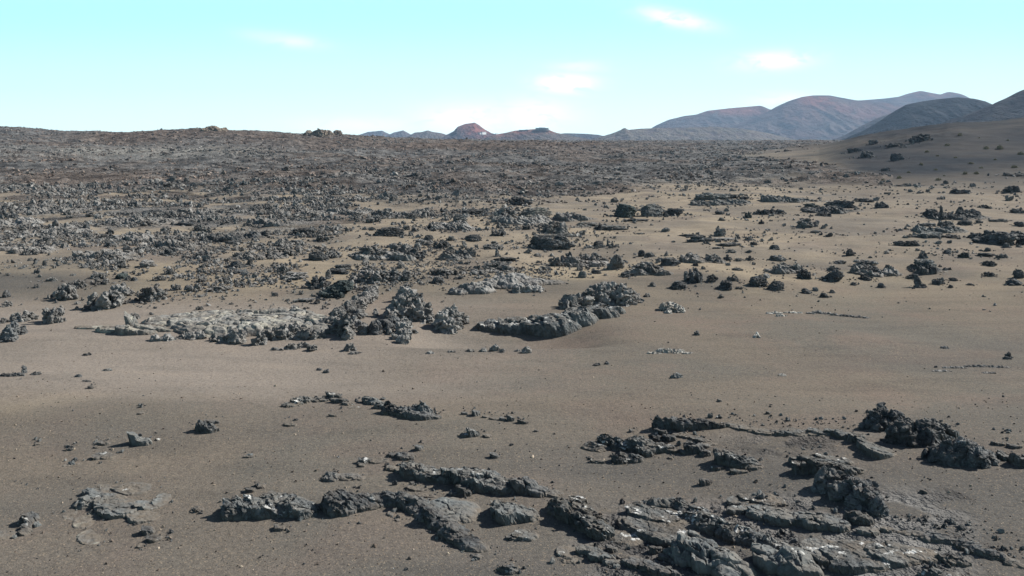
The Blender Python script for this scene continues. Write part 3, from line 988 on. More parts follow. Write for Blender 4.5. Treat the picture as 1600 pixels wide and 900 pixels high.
stones('little white speckled rock in the trio uphill of the wedge shaped outcrop', 'speckled rocks uphill of the wedge shaped outcrop', 'lichen', [(572, 722, 16, 6, .18), (590, 720, 36, 8, .08), (566, 727, 12, 6, .1)])
outcrop(OUT, oc, 'flat dark sliver lying just above the wedge shaped outcrop', 'dark', [(618, 711, 24, 6, .12), (637, 714, 26, 8, .16)])
outcrop(OUT, oc, 'low grey rock bit at the left foot of the wedge shaped outcrop', 'smooth', [(612, 733, 18, 8, .12), (624, 736, 16, 6, .10)])
outcrop(OUT, oc, 'thin dark flakes lying above the grey lava swell', 'dark', [(652, 765, 30, 6, .10, 's'), (668, 774, 34, 6, .10, 's'), (640, 762, 12, 4, .08)])
outcrop(BOULD, bd, 'small pointed dark rock between the humped pair and the grey swell', 'dark', [(728, 771, 22, 10, .26), (714, 774, 20, 6, .1)])
outcrop(SLAB, sl, 'cluster of tilted grey slabs half buried at the lower left', 'smooth',
        [(175, 785, 44, 22, .26, 's', (.1, .2, .3)), (190, 795, 60, 26, .24, 's', (.05, .15, .6)), (140, 785, 34, 18, .22, 'k'), (160, 770, 50, 12, .22, 's'),
         (232, 790, 40, 14, .20, 's', (.1, .1, .4)), (225, 808, 46, 18, .14, 's', (.1, .1, .4)), (255, 782, 26, 16, .16, 's')])
outcrop(SLAB, sl, 'flat pale slab with white rim behind the half buried slab cluster', 'smooth', [(210, 764, 62, 18, .12, 's'), (178, 762, 40, 8, .12, 's')])
outcrop(SLAB, sl, 'pale flat slab sunk in the sand below the half buried slab cluster', 'shelf', [(140, 812, 44, 24, .07, 's'), (145, 838, 40, 24, .07, 's', (0, 0, .5)), (120, 805, 40, 14, .05, 's')])
outcrop(BOULD, bd, 'dark diagonal rock sliver below the half buried slab cluster', 'dark', [(234, 832, 18, 10, .20), (245, 842, 18, 10, .12), (222, 853, 12, 8, .08)])
outcrop(BOULD, bd, 'small upright dark rock near the left edge of the foreground', 'dark', [(50, 815, 14, 14, .26), (40, 832, 14, 10, .14), (43, 826, 14, 8, .16)])
outcrop(SLAB, sl, 'pale grey slab cut by the left edge of the foreground', 'smooth', [(6, 837, 36, 16, .12, 's')])
outcrop(BOULD, bd, 'small dark stone left of the long low outcrop', 'dark', [(310, 797, 14, 6, .12), (302, 799, 8, 4, .08)])
stones('small dark stone just above the long low outcrop', 'stones above the long low outcrop', 'dark', [(392, 767, 18, 6, .14), (408, 760, 16, 6, .12)])
outcrop(BOULD, bd, 'small dark stone alone on the sand below the long low outcrop', 'dark', [(440, 826, 16, 8, .12)])
outcrop(BOULD, bd, 'small dark stone on the sand under the arching ridge', 'dark', [(612, 804, 12, 6, .09), (624, 813, 8, 4, .06)])
outcrop(BOULD, bd, 'black stone at the lower end of the arching ridge', 'dark', [(747, 871, 14, 7, .10)])
outcrop(BOULD, bd, 'dark rough rock at the bottom edge below the end of the arching ridge', 'dark', [(798, 893, 26, 10, .2, 'k'), (785, 890, 14, 8, .1)])

# ---- upper left of the foreground
outcrop(RIDGE, rd, 'thin arched dark rim of lava on the sand crest, left of the spiky ridge', 'lichen',
        chain([(455, 634, .14), (480, 626, .26), (505, 626, .16), (522, 622, .30), (540, 631, .24), (552, 636, .05)], 22, 4, .2, 'b', 11))
outcrop(SLAB, sl, 'crumpled pale flow lobe on the sand crest, leading to the spiky ridge', 'smooth', [(585, 630, 26, 6, .28, 'k'), (600, 636, 30, 8, .26, 'k'), (578, 628, 16, 5, .26)])
outcrop(RIDGE, rd, 'spiky dark ridge rock on the sand crest with a ragged peak', 'dark',
        [(615, 645, 40, 8, .36, 'k'), (638, 648, 40, 8, .34, 'k'), (665, 646, 28, 6, .50, 'k'), (658, 652, 50, 8, .26), (678, 653, 26, 5, .16)])
stones('dark stone in the broken string trailing right of the spiky ridge', 'string of dark stones right of the spiky ridge', 'dark',
        [(728, 647, 12, 3, .12), (744, 648, 14, 4, .22), (760, 652, 14, 3, .08), (772, 655, 14, 3, .08), (788, 656, 10, 3, .14), (800, 656, 10, 4, .22), (818, 661, 18, 3, .14)])
outcrop(BOULD, bd, 'pale topped little boulder with a dark tail below the string of stones', 'lichen', [(742, 680, 20, 5, .26), (728, 681, 16, 4, .12), (764, 682, 14, 4, .10)])
outcrop('lava_spire', 'rock spire', 'pale upright pointed rock standing alone on the left sand', 'smooth', [(217, 692, 14, 5, .44, 'b', (0, .12, 0)), (228, 693, 20, 6, .22), (246, 687, 8, 3, .08)])
outcrop(BOULD, bd, 'small craggy dark rock right of the pale upright rock', 'dark', [(318, 672, 20, 5, .38, 'k'), (330, 673, 24, 6, .30, 'k'), (334, 660, 22, 4, .14)])
outcrop(SLAB, sl, 'flat grey slab edged with white lichen on the left sand', 'lichen', [(166, 713, 34, 9, .15, 's'), (155, 716, 16, 5, .12)])
outcrop(BOULD, bd, 'little round dark stone left of the flat white edged slab', 'dark', [(114, 702, 10, 3, .18, 'k'), (106, 704, 8, 2, .06)])
outcrop(BOULD, bd, 'flat dark stone behind the flat white edged slab', 'dark', [(163, 694, 16, 4, .12), (152, 699, 10, 3, .08)])
outcrop('crust_patch', 'crust', 'white crust flake in front of the flat white edged slab', 'crust', [(108, 727, 18, 5, .05), (124, 725, 8, 3, .04)], voxel=.02)
for (px, py, w, yd, h, lab) in ((60, 695, 8, 3, .10, 'tiny dark stone farthest left on the left sand'), (145, 606, 10, 3, .14, 'tiny dark stone high on the bare left sand'),
                                (390, 714, 16, 4, .08, 'flat dark stone alone on the sand above the long low outcrop'), (455, 664, 20, 4, .10, 'pale flat stone below the thin arched rim'),
                                (521, 650, 14, 3, .10, 'pale stone bit under the thin arched rim'), (657, 702, 10, 4, .20, 'small pointed dark stone above the humped pair'),
                                (775, 714, 14, 5, .16, 'small grey stone right above the humped pair'), (222, 646, 8, 3, .08, 'tiny dark stone on the ochre streak at left'),
                                (840, 674, 8, 3, .10, 'pale stone on the crest between the stone string and the ridge cluster'), (988, 674, 8, 3, .12, 'small dark stone left of the long black ridge'),
                                (1125, 627, 7, 3, .12, 'small dark stone on the smooth sand above the black ridge'), (1201, 646, 7, 3, .12, 'small dark stone on the smooth sand left of the great boulders'),
                                (1105, 756, 16, 6, .22, 'small dark pointed stone on open sand below the ridge cluster'), (1445, 770, 12, 5, .12, 'small dark stone alone on the right sand'),
                                (1048, 716, 8, 3, .08, 'small round stone under the ridge cluster')):
    outcrop('lava_stone', 'stone', lab, 'dark', [(px, py, w, yd, h)], voxel=.025, amt=.6)

# ---- foreground, centre and right
outcrop(OUT, oc, 'rough dark outcrop with a shadowed front, left of the great white capped slab', 'lichen',
        [(880, 798, 40, 18, .34, 'k'), (902, 806, 56, 24, .40), (922, 820, 52, 24, .38), (938, 834, 40, 18, .30), (905, 786, 24, 8, .24)])
outcrop(SLAB, sl, 'great flat grey slab capped with white lichen in the right foreground', 'lichen',
        [(1030, 792, 76, 12, .34, 'k'), (1035, 806, 96, 26, .30, 's'), (1040, 825, 120, 36, .26, 's'), (1000, 822, 60, 30, .20, 's'), (1060, 840, 80, 30, .24, 's'), (985, 838, 60, 26, .10, 'm')], amt=.7)
outcrop(RIDGE, rd, 'jagged ridge running down the right side of the white capped slab', 'lichen',
        chain([(1058, 792, .34), (1080, 802, .36), (1100, 815, .34), (1118, 828, .38), (1145, 836, .34), (1180, 846, .30), (1215, 856, .28)], 40, 14, .35, 'k', 12))
outcrop(BOULD, bd, 'tall grey boulder with a deep black hollow at the bottom edge', 'smooth', [(1068, 872, 36, 22, .46, 'k'), (1095, 866, 60, 34, .56), (1050, 868, 26, 16, .22, 'k'), (1100, 886, 40, 20, .40)], amt=.7, kk=1.0, low=.60, over=.30)
outcrop(BOULD, bd, 'rounded grey boulder beside the hollowed one at the bottom edge', 'smooth', [(1135, 886, 56, 40, .44, 'm'), (1160, 892, 40, 26, .30, 'm')], amt=.7, kk=1.0, low=.60, over=.30)
outcrop(BOULD, bd, 'broad grey boulder split by a dark crack at the bottom edge', 'smooth', [(1200, 880, 40, 30, .40), (1240, 882, 70, 40, .42, 'm'), (1262, 896, 50, 20, .30)], amt=.7, kk=1.0, low=.60, over=.30)
outcrop(SLAB, sl, 'wide flat slab flecked with white lichen at the bottom right', 'lichen',
        [(1290, 862, 70, 34, .26, 's'), (1345, 868, 110, 40, .26, 's'), (1400, 866, 80, 30, .22, 's'), (1440, 868, 60, 22, .16, 's'), (1330, 888, 60, 14, .22)], amt=.7)
outcrop(OUT, oc, 'long low band of grey rock above the wide flat slab', 'smooth',
        [(1175, 795, 40, 14, .18, 's'), (1195, 803, 60, 18, .20), (1235, 812, 70, 18, .22), (1280, 818, 60, 18, .24), (1310, 822, 40, 14, .20), (1155, 785, 30, 10, .14)], amt=1.0)
outcrop(OUT, oc, 'tilted grey flake with white spots at the upper end of the low band', 'lichen', [(1190, 780, 70, 14, .16, 's', (.1, .15, -.3)), (1148, 800, 26, 8, .16), (1210, 790, 40, 8, .14)])
outcrop(BOULD, bd, 'black rough block at the right end of the low band', 'dark', [(1340, 812, 36, 14, .30, 'k'), (1354, 815, 20, 10, .26), (1318, 820, 14, 8, .16)])
outcrop(BOULD, bd, 'flat dark stone with pale top below the rough block', 'smooth', [(1358, 832, 34, 10, .14), (1388, 829, 18, 6, .12)])
outcrop(RIDGE, rd, 'thin dark rib of lava slanting down to the right edge', 'dark',
        chain([(1412, 832, .10), (1440, 836, .14), (1470, 842, .22), (1500, 850, .26), (1530, 860, .22), (1560, 872, .18), (1592, 884, .12)], 34, 8, .2, 'm', 17), amt=.9)
outcrop(OUT, oc, 'black spiky low rock right of the wide flat slab', 'dark', [(1482, 875, 36, 10, .18, 'k'), (1504, 879, 24, 8, .16, 'k')])
outcrop(OUT, oc, 'pale crusted rock cut by the bottom edge under the spiky low rock', 'lichen', [(1455, 897, 36, 8, .2, 'k'), (1480, 899, 50, 8, .12)])
outcrop(RIDGE, rd, 'dark low rib below the rough shadowed outcrop', 'smooth', [(890, 862, 40, 16, .10, 's'), (925, 864, 40, 10, .18), (942, 872, 40, 9, .18), (958, 880, 26, 8, .12), (890, 876, 30, 10, .1, 'k')])
outcrop(RIDGE, rd, 'dark lava strip running into the bottom edge left of the hollowed boulder', 'dark',
        chain([(978, 872, .12), (998, 882, .22), (1025, 891, .22), (1050, 899, .18)], 32, 9, .2, 'b', 8))
outcrop(BOULD, bd, 'small black stone just above the lava strip at the bottom', 'dark', [(957, 860, 14, 7, .16)])
outcrop(BOULD, bd, 'dark stones crossing the sand left of the hollowed boulder', 'dark', [(1028, 862, 18, 8, .18), (1040, 872, 22, 8, .14), (1052, 878, 14, 6, .1)])
outcrop(SLAB, sl, 'overhanging slab sprinkled white, with a deep black underside', 'lichen',
        [(1290, 722, 80, 12, .36, 's'), (1268, 735, 50, 12, .44, 's'), (1310, 737, 80, 14, .50, 's'), (1255, 722, 40, 8, .26, 's')], amt=.8)
outcrop(OUT, oc, 'black wedge of lava dropping from the overhanging slab to a point', 'dark',
        [(1300, 765, 60, 18, .50), (1328, 776, 60, 22, .56), (1352, 790, 50, 20, .50, 'm'), (1370, 802, 34, 16, .36, 'm')], amt=.6, field=False)
outcrop(SLAB, sl, 'tilted smooth pale slab leaning left of the great boulders', 'smooth', [(1375, 708, 44, 16, .40, 's', (.35, .25, -.3)), (1362, 700, 36, 12, .34, 's', (.2, .2, -.2)), (1350, 695, 16, 8, .30)], amt=.45)
outcrop(RIDGE, rd, 'long low crest of broken rock linking the black ridge to the great boulders', 'smooth',
        chain([(1160, 668, .08), (1200, 676, .14), (1235, 676, .16), (1265, 677, .12), (1300, 676, .22), (1325, 680, .24), (1340, 688, .26)], 36, 7, .15, 'b', 16))
outcrop(OUT, oc, 'black craggy boulder, leftmost and highest of the great boulders', 'dark', [(1378, 668, 58, 9, .56, 'k'), (1400, 664, 30, 8, .42, 'k'), (1378, 664, 30, 6, .72)], field=False, amt=.62)
outcrop(BOULD, bd, 'broad blue black boulder in the middle of the great boulders', 'dark', [(1418, 690, 60, 16, .62), (1440, 690, 44, 16, .62, 'k'), (1460, 682, 36, 10, .56), (1478, 676, 22, 6, .26)], field=False, amt=.62)
outcrop(BOULD, bd, 'wide dark boulder with a sunlit right flank, nearest of the great boulders', 'dark', [(1490, 722, 70, 20, .62), (1520, 722, 46, 20, .56, 'm'), (1465, 716, 40, 12, .34), (1540, 720, 36, 14, .26, 'm')], field=False, amt=.62)
outcrop(SLAB, sl, 'narrow slab bridging the middle and nearest great boulders', 'smooth', [(1476, 686, 34, 5, .34, 's', (0, -.35, .2)), (1490, 682, 16, 5, .34)])
outcrop(RIDGE, rd, 'long black ridge with white top and shadowed front, on the sand crest', 'dark',
        [(1038, 668, 28, 6, .46, 'k'), (1058, 667, 30, 6, .40), (1076, 668, 44, 8, .34), (1100, 666, 40, 8, .30), (1126, 666, 34, 5, .20)])
outcrop(OUT, oc, 'knobbly dark cluster under the long black ridge, white flecked', 'lichen',
        [(948, 692, 26, 8, .36, 'k'), (930, 700, 40, 10, .16, 'k'), (972, 699, 34, 10, .36, 'k'), (1000, 700, 46, 12, .42, 'k'), (1012, 708, 30, 10, .30), (1032, 703, 44, 8, .26), (1054, 705, 26, 6, .12)])
outcrop(OUT, oc, 'low black rock under the knobbly cluster', 'dark', [(972, 720, 28, 8, .30, 'k'), (990, 719, 30, 8, .24, 'k'), (935, 722, 22, 5, .12), (925, 717, 10, 4, .1)])
outcrop(OUT, oc, 'small black rocks between the knobbly cluster and the long black ridge', 'dark', [(1026, 688, 22, 6, .24, 'k'), (1048, 687, 22, 6, .22), (1035, 676, 20, 5, .18)])
outcrop(OUT, oc, 'thin white speckled rim right of the knobbly cluster', 'lichen', chain([(1062, 679, .10), (1085, 684, .14), (1108, 694, .12)], 22, 4, .12, 'b', 6))
outcrop(OUT, oc, 'dark pointed rock right of the knobbly cluster', 'dark', [(1085, 704, 28, 8, .32), (1070, 707, 18, 5, .12), (1104, 710, 18, 6, .22, 'k'), (1100, 698, 20, 5, .16)])
outcrop(OUT, oc, 'ribbed dark outcrop with a slanting face, above the open right sand', 'lichen', [(1140, 722, 40, 12, .42), (1162, 726, 44, 12, .34, 'k'), (1122, 732, 18, 6, .12), (1155, 738, 28, 6, .12), (1180, 730, 22, 8, .14)])
outcrop(BOULD, bd, 'pale flat stone right of the great boulders', 'lichen', [(1562, 694, 26, 4, .16, 's')])
outcrop(BOULD, bd, 'dark flat stone beside the pale flat one, right of the great boulders', 'dark', [(1586, 699, 22, 4, .12)])
outcrop(OUT, oc, 'grey rock with white flecks cut by the right edge', 'lichen', [(1582, 716, 44, 8, .22, 's'), (1600, 724, 40, 10, .30), (1568, 713, 16, 5, .2)])

# ---- the pahoehoe sheet and its neighbours in the middle distance
outcrop('lava_shelf', 'lava shelf', 'broad pale grey green pahoehoe sheet streaked cream, left of centre', 'shelf',
        [(285, 504, 110, 20, .26, 's'), (345, 509, 120, 30, .30, 's'), (400, 508, 130, 30, .34, 's'), (462, 510, 120, 26, .32, 's'), (500, 513, 60, 18, .40, 's'), (330, 498, 130, 14, .30, 's'), (430, 496, 120, 14, .30, 's')],
        field=True, amt=.30, crack=2.2, over=.12, flat=True, kk=2.6)
outcrop('lava_shelf', 'lava shelf', 'dark sand covered shelf with a thin broken edge, left end of the pahoehoe sheet', 'shelf',
        [(150, 512, 60, 5, .10, 's'), (190, 517, 70, 6, .22, 's'), (215, 520, 60, 6, .34, 's'), (245, 516, 60, 6, .30, 's'), (208, 512, 14, 5, .55)], field=True, amt=.6, over=.3)
outcrop(OUT, oc, 'low crumbled edge of dark lava along the foot of the pahoehoe sheet', 'clinker',
        [(255, 531, 40, 4, .25), (300, 528, 50, 4, .22), (345, 532, 30, 4, .22), (370, 534, 24, 5, .45, 'k'), (403, 538, 18, 4, .75, 'b', (0, .2, 0)), (430, 529, 50, 4, .40, 'k'), (455, 525, 50, 4, .45, 'k'), (485, 528, 40, 4, .35, 'k')], voxel=.05)
outcrop(OUT, oc, 'thin curved flakes on the sand below the pahoehoe sheet', 'clinker', [(455, 545, 30, 3, .22), (470, 543, 26, 3, .20), (488, 547, 16, 4, .22), (433, 547, 20, 2, .08)], voxel=.05)
outcrop(OUT, oc, 'small flake pile alone on sand right of the curved flakes', 'clinker', [(548, 547, 18, 3, .22), (556, 552, 16, 3, .12)], voxel=.05)
outcrop(BOULD, bd, 'upright lava knob with a deep shadow, at the right end of the pahoehoe sheet', 'pale',
        [(540, 524, 22, 6, .92), (530, 520, 22, 5, .55, 'k'), (515, 516, 26, 5, .50, 'k'), (543, 529, 16, 4, .45)], voxel=.05)
outcrop(RIDGE, rd, 'diagonal chain of jagged lumps climbing from the upright knob towards the big dark boulder', 'pale',
        [(528, 502, 22, 8, .55, 'k'), (545, 494, 24, 9, .60, 'k'), (556, 486, 22, 9, .55, 'k'), (565, 478, 18, 9, .42), (571, 473, 20, 9, .50, 'k'), (577, 468, 18, 9, .50, 'k'), (583, 463, 16, 7, .55), (560, 496, 18, 6, .35)], voxel=.05)
outcrop(OUT, oc, 'low grey lumps between the upright knob and the dark swell standing for shadow', 'pale', [(560, 514, 16, 4, .42), (552, 508, 12, 3, .45), (568, 520, 16, 4, .40, 'k')], voxel=.05)
outcrop(OUT, oc, 'big tent shaped clump of ragged grey clinker, left of the fluted clump', 'pale',
        [(640, 492, 46, 9, .95, 'k'), (655, 496, 36, 8, .60, 'k'), (622, 494, 30, 8, .60, 'k'), (640, 480, 30, 5, .75, 'k'), (668, 500, 18, 5, .4, 'k'), (632, 470, 22, 3, .55, 'k')], voxel=.05, amt=1.25)
outcrop(BOULD, bd, 'smooth dark lava swell standing in for the shadow of the tent shaped clump', 'dark', [(598, 518, 34, 6, .48, 'm'), (586, 521, 20, 5, .55, 'm'), (612, 512, 26, 6, .60, 'm')], voxel=.05, amt=.5)  # dark body put where the clump's shadow falls
outcrop(OUT, oc, 'layered stack of pale plates below the tent shaped clump', 'pale',
        [(634, 512, 16, 4, .55), (630, 521, 20, 4, .45, 's'), (631, 529, 20, 4, .38, 's'), (630, 536, 16, 3, .28, 's'), (618, 530, 12, 3, .2), (648, 520, 10, 3, .2), (609, 523, 8, 2, .3)], voxel=.045)
outcrop(OUT, oc, 'fluted pale clump with jagged points, right of the tent shaped clump', 'pale',
        [(692, 512, 24, 6, .75, 'k'), (708, 510, 22, 6, .85, 'k'), (702, 518, 22, 4, .50, 'k'), (720, 504, 18, 4, .45, 'k'), (695, 496, 12, 3, .5)], voxel=.05, amt=1.25)
outcrop('lava_stone', 'stone', 'small pale pointed stone left of the tent shaped clump', 'pale', [(587, 494, 8, 3, .36)], voxel=.04)
outcrop(SLAB, sl, 'long overhanging lava shelf with a black shadowed front, right of centre', 'lichen',
        [(778, 511, 64, 7, .24, 's'), (815, 513, 70, 10, .36, 's'), (850, 515, 68, 12, .50, 's'), (880, 512, 58, 13, .58, 's'), (908, 502, 58, 11, .56, 's'), (938, 493, 54, 9, .44, 's'), (962, 489, 30, 6, .30, 's')],
        field=True, amt=.42, crack=1.2, over=.55, flat=True, low=1.0, kk=1.7)
outcrop(OUT, oc, 'ribbed grey mound of clinker behind the overhanging shelf', 'pale',
        [(950, 470, 60, 9, .85, 'k'), (970, 473, 36, 8, .75, 'k'), (925, 474, 40, 6, .60, 'k'), (910, 478, 26, 5, .45), (890, 481, 22, 4, .35), (985, 470, 20, 5, .55, 'k')], voxel=.05, amt=1.2)
outcrop(SLAB, sl, 'dark low slab with a pale lip, left above the overhanging shelf', 'pale', [(820, 455, 34, 3, .32, 's'), (838, 455, 22, 3, .25, 's'), (806, 457, 12, 2, .3)], voxel=.06)
outcrop('lava_mound', 'rock mound', 'wide smooth pale mound of lava above the dark low slab', 'pale', [(835, 442, 90, 6, .35, 'm'), (780, 448, 70, 7, .50, 'k'), (745, 456, 50, 6, .50, 'k'), (720, 459, 30, 4, .38, 'k'), (800, 438, 60, 5, .45, 'k')], field=True, amt=.45, over=.2, low=.75, kk=1.8)
outcrop('crust_patch', 'crust', 'pale flat ribbed crust alone on the sand right of the ribbed mound', 'crust', [(1045, 485, 26, 4, .30, 's'), (1056, 487, 20, 4, .22, 's'), (1044, 489, 14, 3, .15)], voxel=.04)
outcrop('crust_patch', 'crust', 'long streak of white crust lying flat on the smooth sand', 'crust', [(1022, 552, 22, 2, .07), (1038, 550, 26, 3, .12), (1056, 551, 28, 3, .10), (1074, 552, 16, 2, .06)], voxel=.03)
outcrop('crust_patch', 'crust', 'faint grey crust line crossing the sand at right', 'crust',
        [(1212, 490, 26, 2, .08), (1222, 494, 18, 1.5, .08), (1240, 489, 30, 1.5, .05)], voxel=.04)
outcrop('crust_patch', 'crust', 'dark broken crust line right of the faint grey one', 'clinker', chain([(1268, 490, .07), (1285, 489, .10), (1300, 492, .07), (1325, 494, .06), (1355, 497, .05)], 20, 1.5, .07, 'b', 8), voxel=.04)
outcrop('crust_patch', 'crust', 'dark streaky crust patch near the right edge of the smooth sand', 'clinker', [(1470, 580, 30, 2, .05), (1495, 575, 40, 2, .06), (1525, 573, 40, 2, .07), (1560, 574, 40, 2, .06), (1545, 583, 30, 2, .05)], voxel=.04)
outcrop('white_stone', 'stone', 'small white arched stone lying on the smooth sand', 'crust', [(1179, 527, 4, 2, .14, 'b', (0, .6, 0)), (1183, 525, 4, 2, .22), (1187, 527, 4, 2, .12, 'b', (0, -.6, 0))], voxel=.03)
outcrop('lava_stone', 'stone', 'small dark stone left of the white arched stone', 'dark', [(1089, 523, 9, 3, .16)], voxel=.03)
outcrop('lava_stone', 'stone', 'dark upright stone near the right edge of the smooth sand', 'dark', [(1577, 559, 9, 2, .22), (1574, 561, 8, 2, .1)], voxel=.03)
outcrop('lava_stone', 'stone', 'flat dark stone left of the upright stone near the right edge', 'dark', [(1475, 544, 14, 2, .07)], voxel=.03)
outcrop('lava_stone', 'stone', 'small pale stone under the jagged row right of the ribbed mound', 'pale', [(1021, 447, 8, 2, .25)], voxel=.04)
outcrop('lava_stone', 'stone', 'small flat grey stone above the pale ribbed crust', 'clinker', [(1011, 463, 9, 2, .18)], voxel=.04)
outcrop(OUT, oc, 'dark spike on a flat slab alone on the bare sand at far left', 'dark', [(38, 583, 6, 3, .30), (18, 587, 36, 3, .10), (55, 585, 16, 2, .08)], voxel=.03)
stones('flat dark stone on the bare sand right of the dark spike', 'flat stones right of the dark spike', 'dark', [(122, 588, 10, 2, .08), (136, 596, 16, 2, .05)], voxel=.03)
outcrop('lava_stone', 'stone', 'pale flat flake on the bare sand below the pahoehoe sheet', 'smooth', [(167, 579, 16, 2, .06)], voxel=.03)
outcrop('lava_stone', 'stone', 'small dark flat stone under the shelf at far left', 'dark', [(135, 555, 12, 2, .08)], voxel=.03)
stones('dark flat stone in the middle of the bare sand', 'flat stones in the middle of the bare sand', 'dark', [(510, 582, 10, 2, .10), (498, 578, 10, 2, .07)], voxel=.03)
stones('flat dark stone of the pair below the overhanging shelf', 'flat stones below the overhanging shelf', 'dark', [(948, 569, 8, 2, .12), (932, 571, 12, 2, .08)], voxel=.03)
outcrop('lava_stone', 'stone', 'pale topped stone on the smooth sand below the white crust', 'lichen', [(1056, 590, 14, 3, .14), (1062, 589.5, 10, 2.5, .08)], voxel=.03)
outcrop('lava_stone', 'stone', 'flat pale stone on the smooth sand right of centre', 'crust', [(1222, 587, 14, 2, .06)], voxel=.03)
stones('thin flake on the lip of the hollow below the overhanging shelf', 'flakes on the lip of the hollow', 'clinker',
        [(672, 552, 12, 2, .10), (705, 550, 14, 2, .06), (735, 549, 16, 2, .10), (755, 549, 12, 2, .12), (773, 548, 16, 2, .20), (785, 550, 10, 2, .14), (823, 551, 14, 2, .22), (808, 549, 12, 1.5, .08)], voxel=.04)
outcrop(OUT, oc, 'ragged dark block with a pointed left corner, at the left edge above the bare sand', 'dark', [(14, 532, 22, 4, .55, 'k'), (20, 524, 14, 3, .75), (34, 522, 12, 3, .42), (4, 533, 14, 3, .25)], voxel=.05)

# ---- single rocks of the middle distance: (x, foot, width, height, kind, material, depth, label)
GROUPS = {
    'A': ('grey clinker rocks crowded at left below the dark lava', 'jagged grey clinker rock in the crowded rubble at left below the dark lava field'),
    'B': ('clinker rocks above the pahoehoe sheet', 'small clinker rock on sand between the crowded rubble and the pahoehoe sheet'),
    'C': ('dark clumps on tan sand in the middle band', 'jagged dark clump on tan sand straight above the tent shaped and fluted clumps'),
    'D': ('dark clumps on tan sand right of centre', 'rough dark clump on tan sand right of centre, above the ribbed mound'),
    'E': ('dark clumps on brown sand under the right hillside', 'rough dark clump on brown sand below the shrubby right hillside'),
}


def zone(px, py):
    if px < 560: return 'A' if py < 405 else 'B'
    if px < 860: return 'C'
    return 'D' if px < 1215 else 'E'


